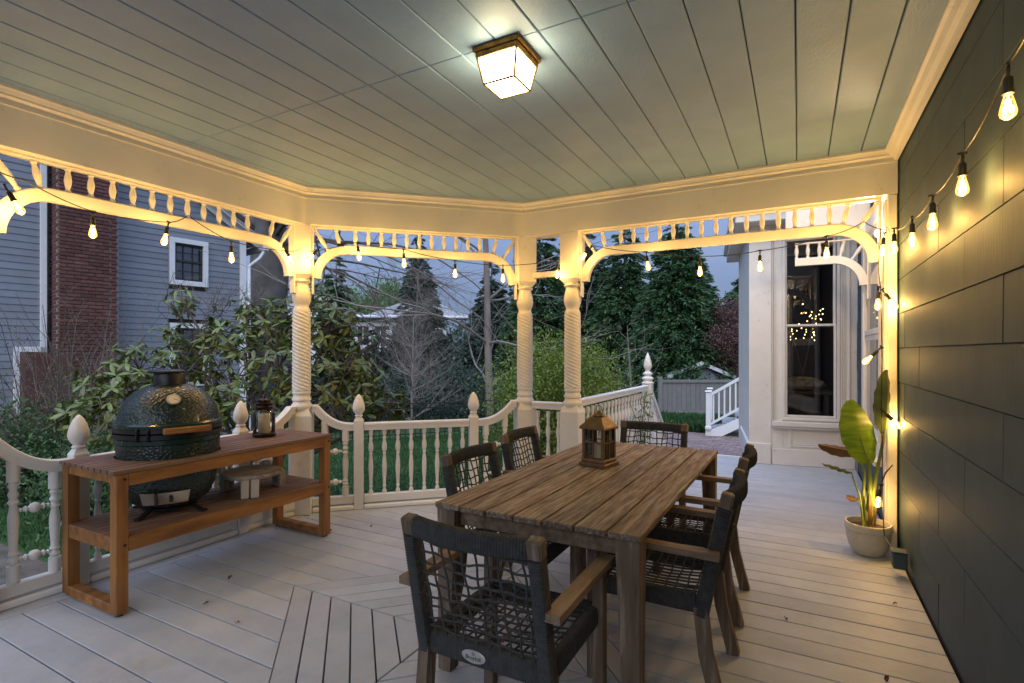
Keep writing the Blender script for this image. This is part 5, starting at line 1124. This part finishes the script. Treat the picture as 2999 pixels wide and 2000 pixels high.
for (px, d, r_, h_, lb) in ((880, 14, .8, .9, 'dark evergreen shrub behind the rhododendron right side'), (1010, 13, .8, .85, 'dark evergreen shrub behind the iron fence, left one'), (1330, 14, .9, .8, 'dark evergreen shrub behind the iron fence near the pine trunk'), (1190, 15.5, .9, .7, 'dark evergreen shrub under the grey green spruce')):
    c = at(px, 1200, d); mound('evergreen_shrub', lb, 'shrub', (c.x, c.y, GZ + h_ * .75), (r_ * 1.2, r_, h_), 8000, .10, 'spruce', 36, group='shrubs along the iron fence')
def bare(label, base, H_, r, depth, mat='twig', leaf=None, ln=(0, 0), name='bare_tree', lz=.3, d0=(0, 0, 1), nl=3, sp=.6, up=.15, lsz=.06, trunkmat=None, kids=(2, 3), jit=.25):
    t = thing(name, label, 'tree', (base[0], base[1], GZ)); mb = MB(); tips = []
    p = Vector((0, 0, 0)); 
    pts = [p]; n = 8; d = Vector(d0).normalized()
    for i in range(n): d = (d + Vector((random.gauss(0, .02), random.gauss(0, .02), .06))).normalized(); pts.append(pts[-1] + d * H_ / n)
    mb.tube(pts, [r * (1 - .7 * i / n) for i in range(n + 1)], 8)
    br = MB()
    for i in range(int(n * lz), n + 1):
        for k in range(nl):
            a = random.uniform(0, 6.28); limb(br, pts[i], (math.cos(a), math.sin(a), random.uniform(.1, .9)), H_ * .30 * random.uniform(.7, 1.2) * (1.2 - .6 * i / n), r * .35 * (1.1 - .7 * i / n), depth, sp, up, 5, jit, kids, tips)
    mb.build('trunk', trunkmat or mat, t, 60); br.build('branches', mat, t)
    if leaf:
        N = ln[0]; T_ = [random.choice(tips)[0] for _ in range(N)]; P = np.array([tuple(v) for v in T_]) + rng.normal(0, ln[1], (N, 3)); cloud('foliage', P, rng.normal(0, 1, (N, 3)), rng.uniform(.6, 1.4, N) * lsz, leaf, t, .5)
    return t
c = at(1205, 1210, 12.2); bare('grey bare ornamental tree with fine twigs beyond the iron fence', (c.x, c.y), 2.7, .042, 3, 'pale_twig', lz=.2, nl=5, sp=.8, kids=(3, 4))
c = at(1215, 1200, 17); bare('taller bare grey tree in front of the middle spruce', (c.x, c.y), 4.6, .05, 3, 'pale_twig', lz=.3, nl=4, sp=.8, kids=(3, 4))
c = at(1436, 1210, 13.2); bare('tall thin pine trunk with dead side branches', (c.x, c.y), 8.5, .11, 2, 'pale_twig', lz=.2, nl=2, sp=.45, up=.0, trunkmat='bark', jit=.35)
c = at(2150, 1180, 18.4); bare('dark red leaved small tree above the shed', (c.x, c.y), 2.6, .10, 3, 'twig', 'red_leaf', (18000, .16), name='red_tree', lz=.3, nl=4, lsz=.075, sp=.7)
c = at(1850, 1200, 14); bare('small bare shrub tree beside the pointed newel', (c.x, c.y), 2.6, .035, 2, 'pale_twig', lz=.2, nl=2, sp=.6, kids=(1, 2))
# big beech behind the neighbour's house
c = at(790, 1200, 15.5); bt = thing('beech_tree', 'huge smooth grey beech trunk left of the twisted column', 'tree', (c.x, c.y, GZ)); mb = MB()
pr = [(0, .95), (.5, .72), (1.5, .58), (2.6, .52), (3.4, .50), (4.3, .53), (5.2, .50), (6.2, .42)]
mb.tube([(.06 * math.sin(z), .05 * math.cos(z * 1.3), z) for z, r_ in pr], [r_ for z, r_ in pr], 18); mb.build('trunk', 'beech_bark', bt, 60)
kn = MB(); kp = (Vector((0, 0, 0)) - Vector(bt.location)); kp.z = 0; kp.normalize(); kn.lathe([(.11, -.04), (.13, 0), (.09, .03), (.05, .0), (.01, -.04)], 14, Matrix.Translation(kp * .50 + Vector((0, 0, 3.15))) @ kp.to_track_quat('Z', 'Y').to_matrix().to_4x4()); kn.build('knot', 'bark', bt, 60)
br = MB()
for i in range(16):
    a = random.uniform(0, 6.28); limb(br, (0, 0, random.uniform(4.2, 6.2)), (math.cos(a), math.sin(a), random.uniform(.1, .8)), 3.2, .10, 3, .6, .05, 5, .3, (2, 3))
rg = Vector((math.cos(TH), math.sin(TH), 0))
for (z_, l_, dz) in ((4.6, 3.6, -.05), (5.0, 4.2, .12), (3.9, 3.0, -.25), (5.4, 4.5, .05), (4.4, 3.2, .2)): limb(br, (0, 0, z_), (rg.x + random.gauss(0, .1), rg.y + random.gauss(0, .1), dz), l_, .055, 3, .6, -.12, 6, .3, (2, 4))
br.build('branches', 'twig', bt)
# ---- far house and far trees
fh = thing('white_house', 'distant white house with grey roof seen right of the twisted column', 'house', tuple(at(1084, 1100, 42).xy) + (GZ,), R(35)); fh['kind'] = 'thing'
MB().box((0, .5, 2.1), (12, 4, 4.2)).build('wall', 'house_white', fh)
for s_ in (-1, 1): MB().add([(s_ * 3.9 - 3.9, -2.2, 4.7), (s_ * 3.9 + 3.9, -2.2, 4.7), (s_ * 3.9, .4, 6.5), (s_ * 3.9 - 3.9, 3, 4.7), (s_ * 3.9 + 3.9, 3, 4.7)], [(0, 1, 2), (1, 4, 2), (4, 3, 2), (3, 0, 2), (3, 4, 1, 0)]).build('roof', 'roof_shingle', fh)
MB().cbox((0, -2.2, 4.6), (15.4, .2, .2), .05).build('eave', 'house_white', fh)
MB().box((-5.2, .3, 6.6), (.8, .7, 1.9)).build('chimney', 'house_white', fh)
for i, x in enumerate((-2.9, -1.6, -.3, 1.0, 2.3)):
    f = MB().box((x, -1.53, 3.2), (.8, .06, 1.4)).build('window', 'room_dark', fh); MB().box((x, -1.57, 3.2), (.05, .03, 1.4)).build('glazing_bar', 'house_white', f)
for (px, d, h_, lb) in ((980, 50, 6.6, 'bright green spring tree behind the white house, left one'), (1130, 52, 7.0, 'bright green spring tree behind the white house, right one')):
    c = at(px, 1100, d); mound('spring_tree', lb, 'tree', (c.x, c.y, h_ - 1.5), (3.4, 3.0, 2.4), 9000, .30, 'spring_leaf', 50)
# far wood that closes the view
P = []; D = []
for i in range(300):
    px = random.uniform(-500, 3300); d = random.uniform(50, 70); c = at(px, 1032, d); h_ = random.uniform(2.0, 4.6)
    q_ = rng.normal(0, 1, (110, 3)) * np.array([1.6, 1.6, 1.3]) + np.array([c.x, c.y, h_ * .62]); q_[:, 2] = np.abs(q_[:, 2] - GZ) + GZ; P.append(q_); D.append(rng.normal(0, 1, (110, 3)))
o = cloud('far_wood', np.concatenate(P), np.concatenate(D), rng.uniform(.35, .9, 33000), 'spruce', None, .5); tag(o, 'far off dark wood along the horizon', 'wood', kind='stuff')
# brambles and undergrowth between fence and wood
P = []; D = []
for i in range(150):
    px = random.uniform(-200, 1750); d = random.uniform(16, 40); c = at(px, 1032, d); q_ = rng.normal(0, 1, (90, 3)) * np.array([.8, .8, .5]) + np.array([c.x, c.y, GZ + .4]); q_[:, 2] = np.maximum(q_[:, 2], GZ + .05); P.append(q_); D.append(rng.normal(0, 1, (90, 3)))
o = cloud('undergrowth', np.concatenate(P), np.concatenate(D), rng.uniform(.15, .4, 13500), 'spruce', None, .4); tag(o, 'dark undergrowth on the ground behind the iron fence', 'undergrowth', kind='stuff')
# vine on the step railing
vn = thing('climbing_vine', 'thin green leafy vine climbing the railing beside the pointed newel', 'vine', (-1.76, 6.7, 0)); mb = MB(); LP = []; LD = []
for i in range(7):
    p = Vector((0, random.uniform(-.35, .35), 0)); pts = [p]
    for k in range(7): pts.append(pts[-1] + Vector((random.gauss(0, .02), random.gauss(0, .04), .12))); LP += [pts[-1] + Vector((random.gauss(.02, .02), random.gauss(0, .05), random.gauss(0, .04))) for _ in range(5)]
    mb.tube(pts, .004, 4)
mb.build('stems', 'twig', vn); cloud('foliage', LP, rng.normal(0, 1, (len(LP), 3)), rng.uniform(.03, .06, len(LP)), 'bush_leaf', vn, .5)
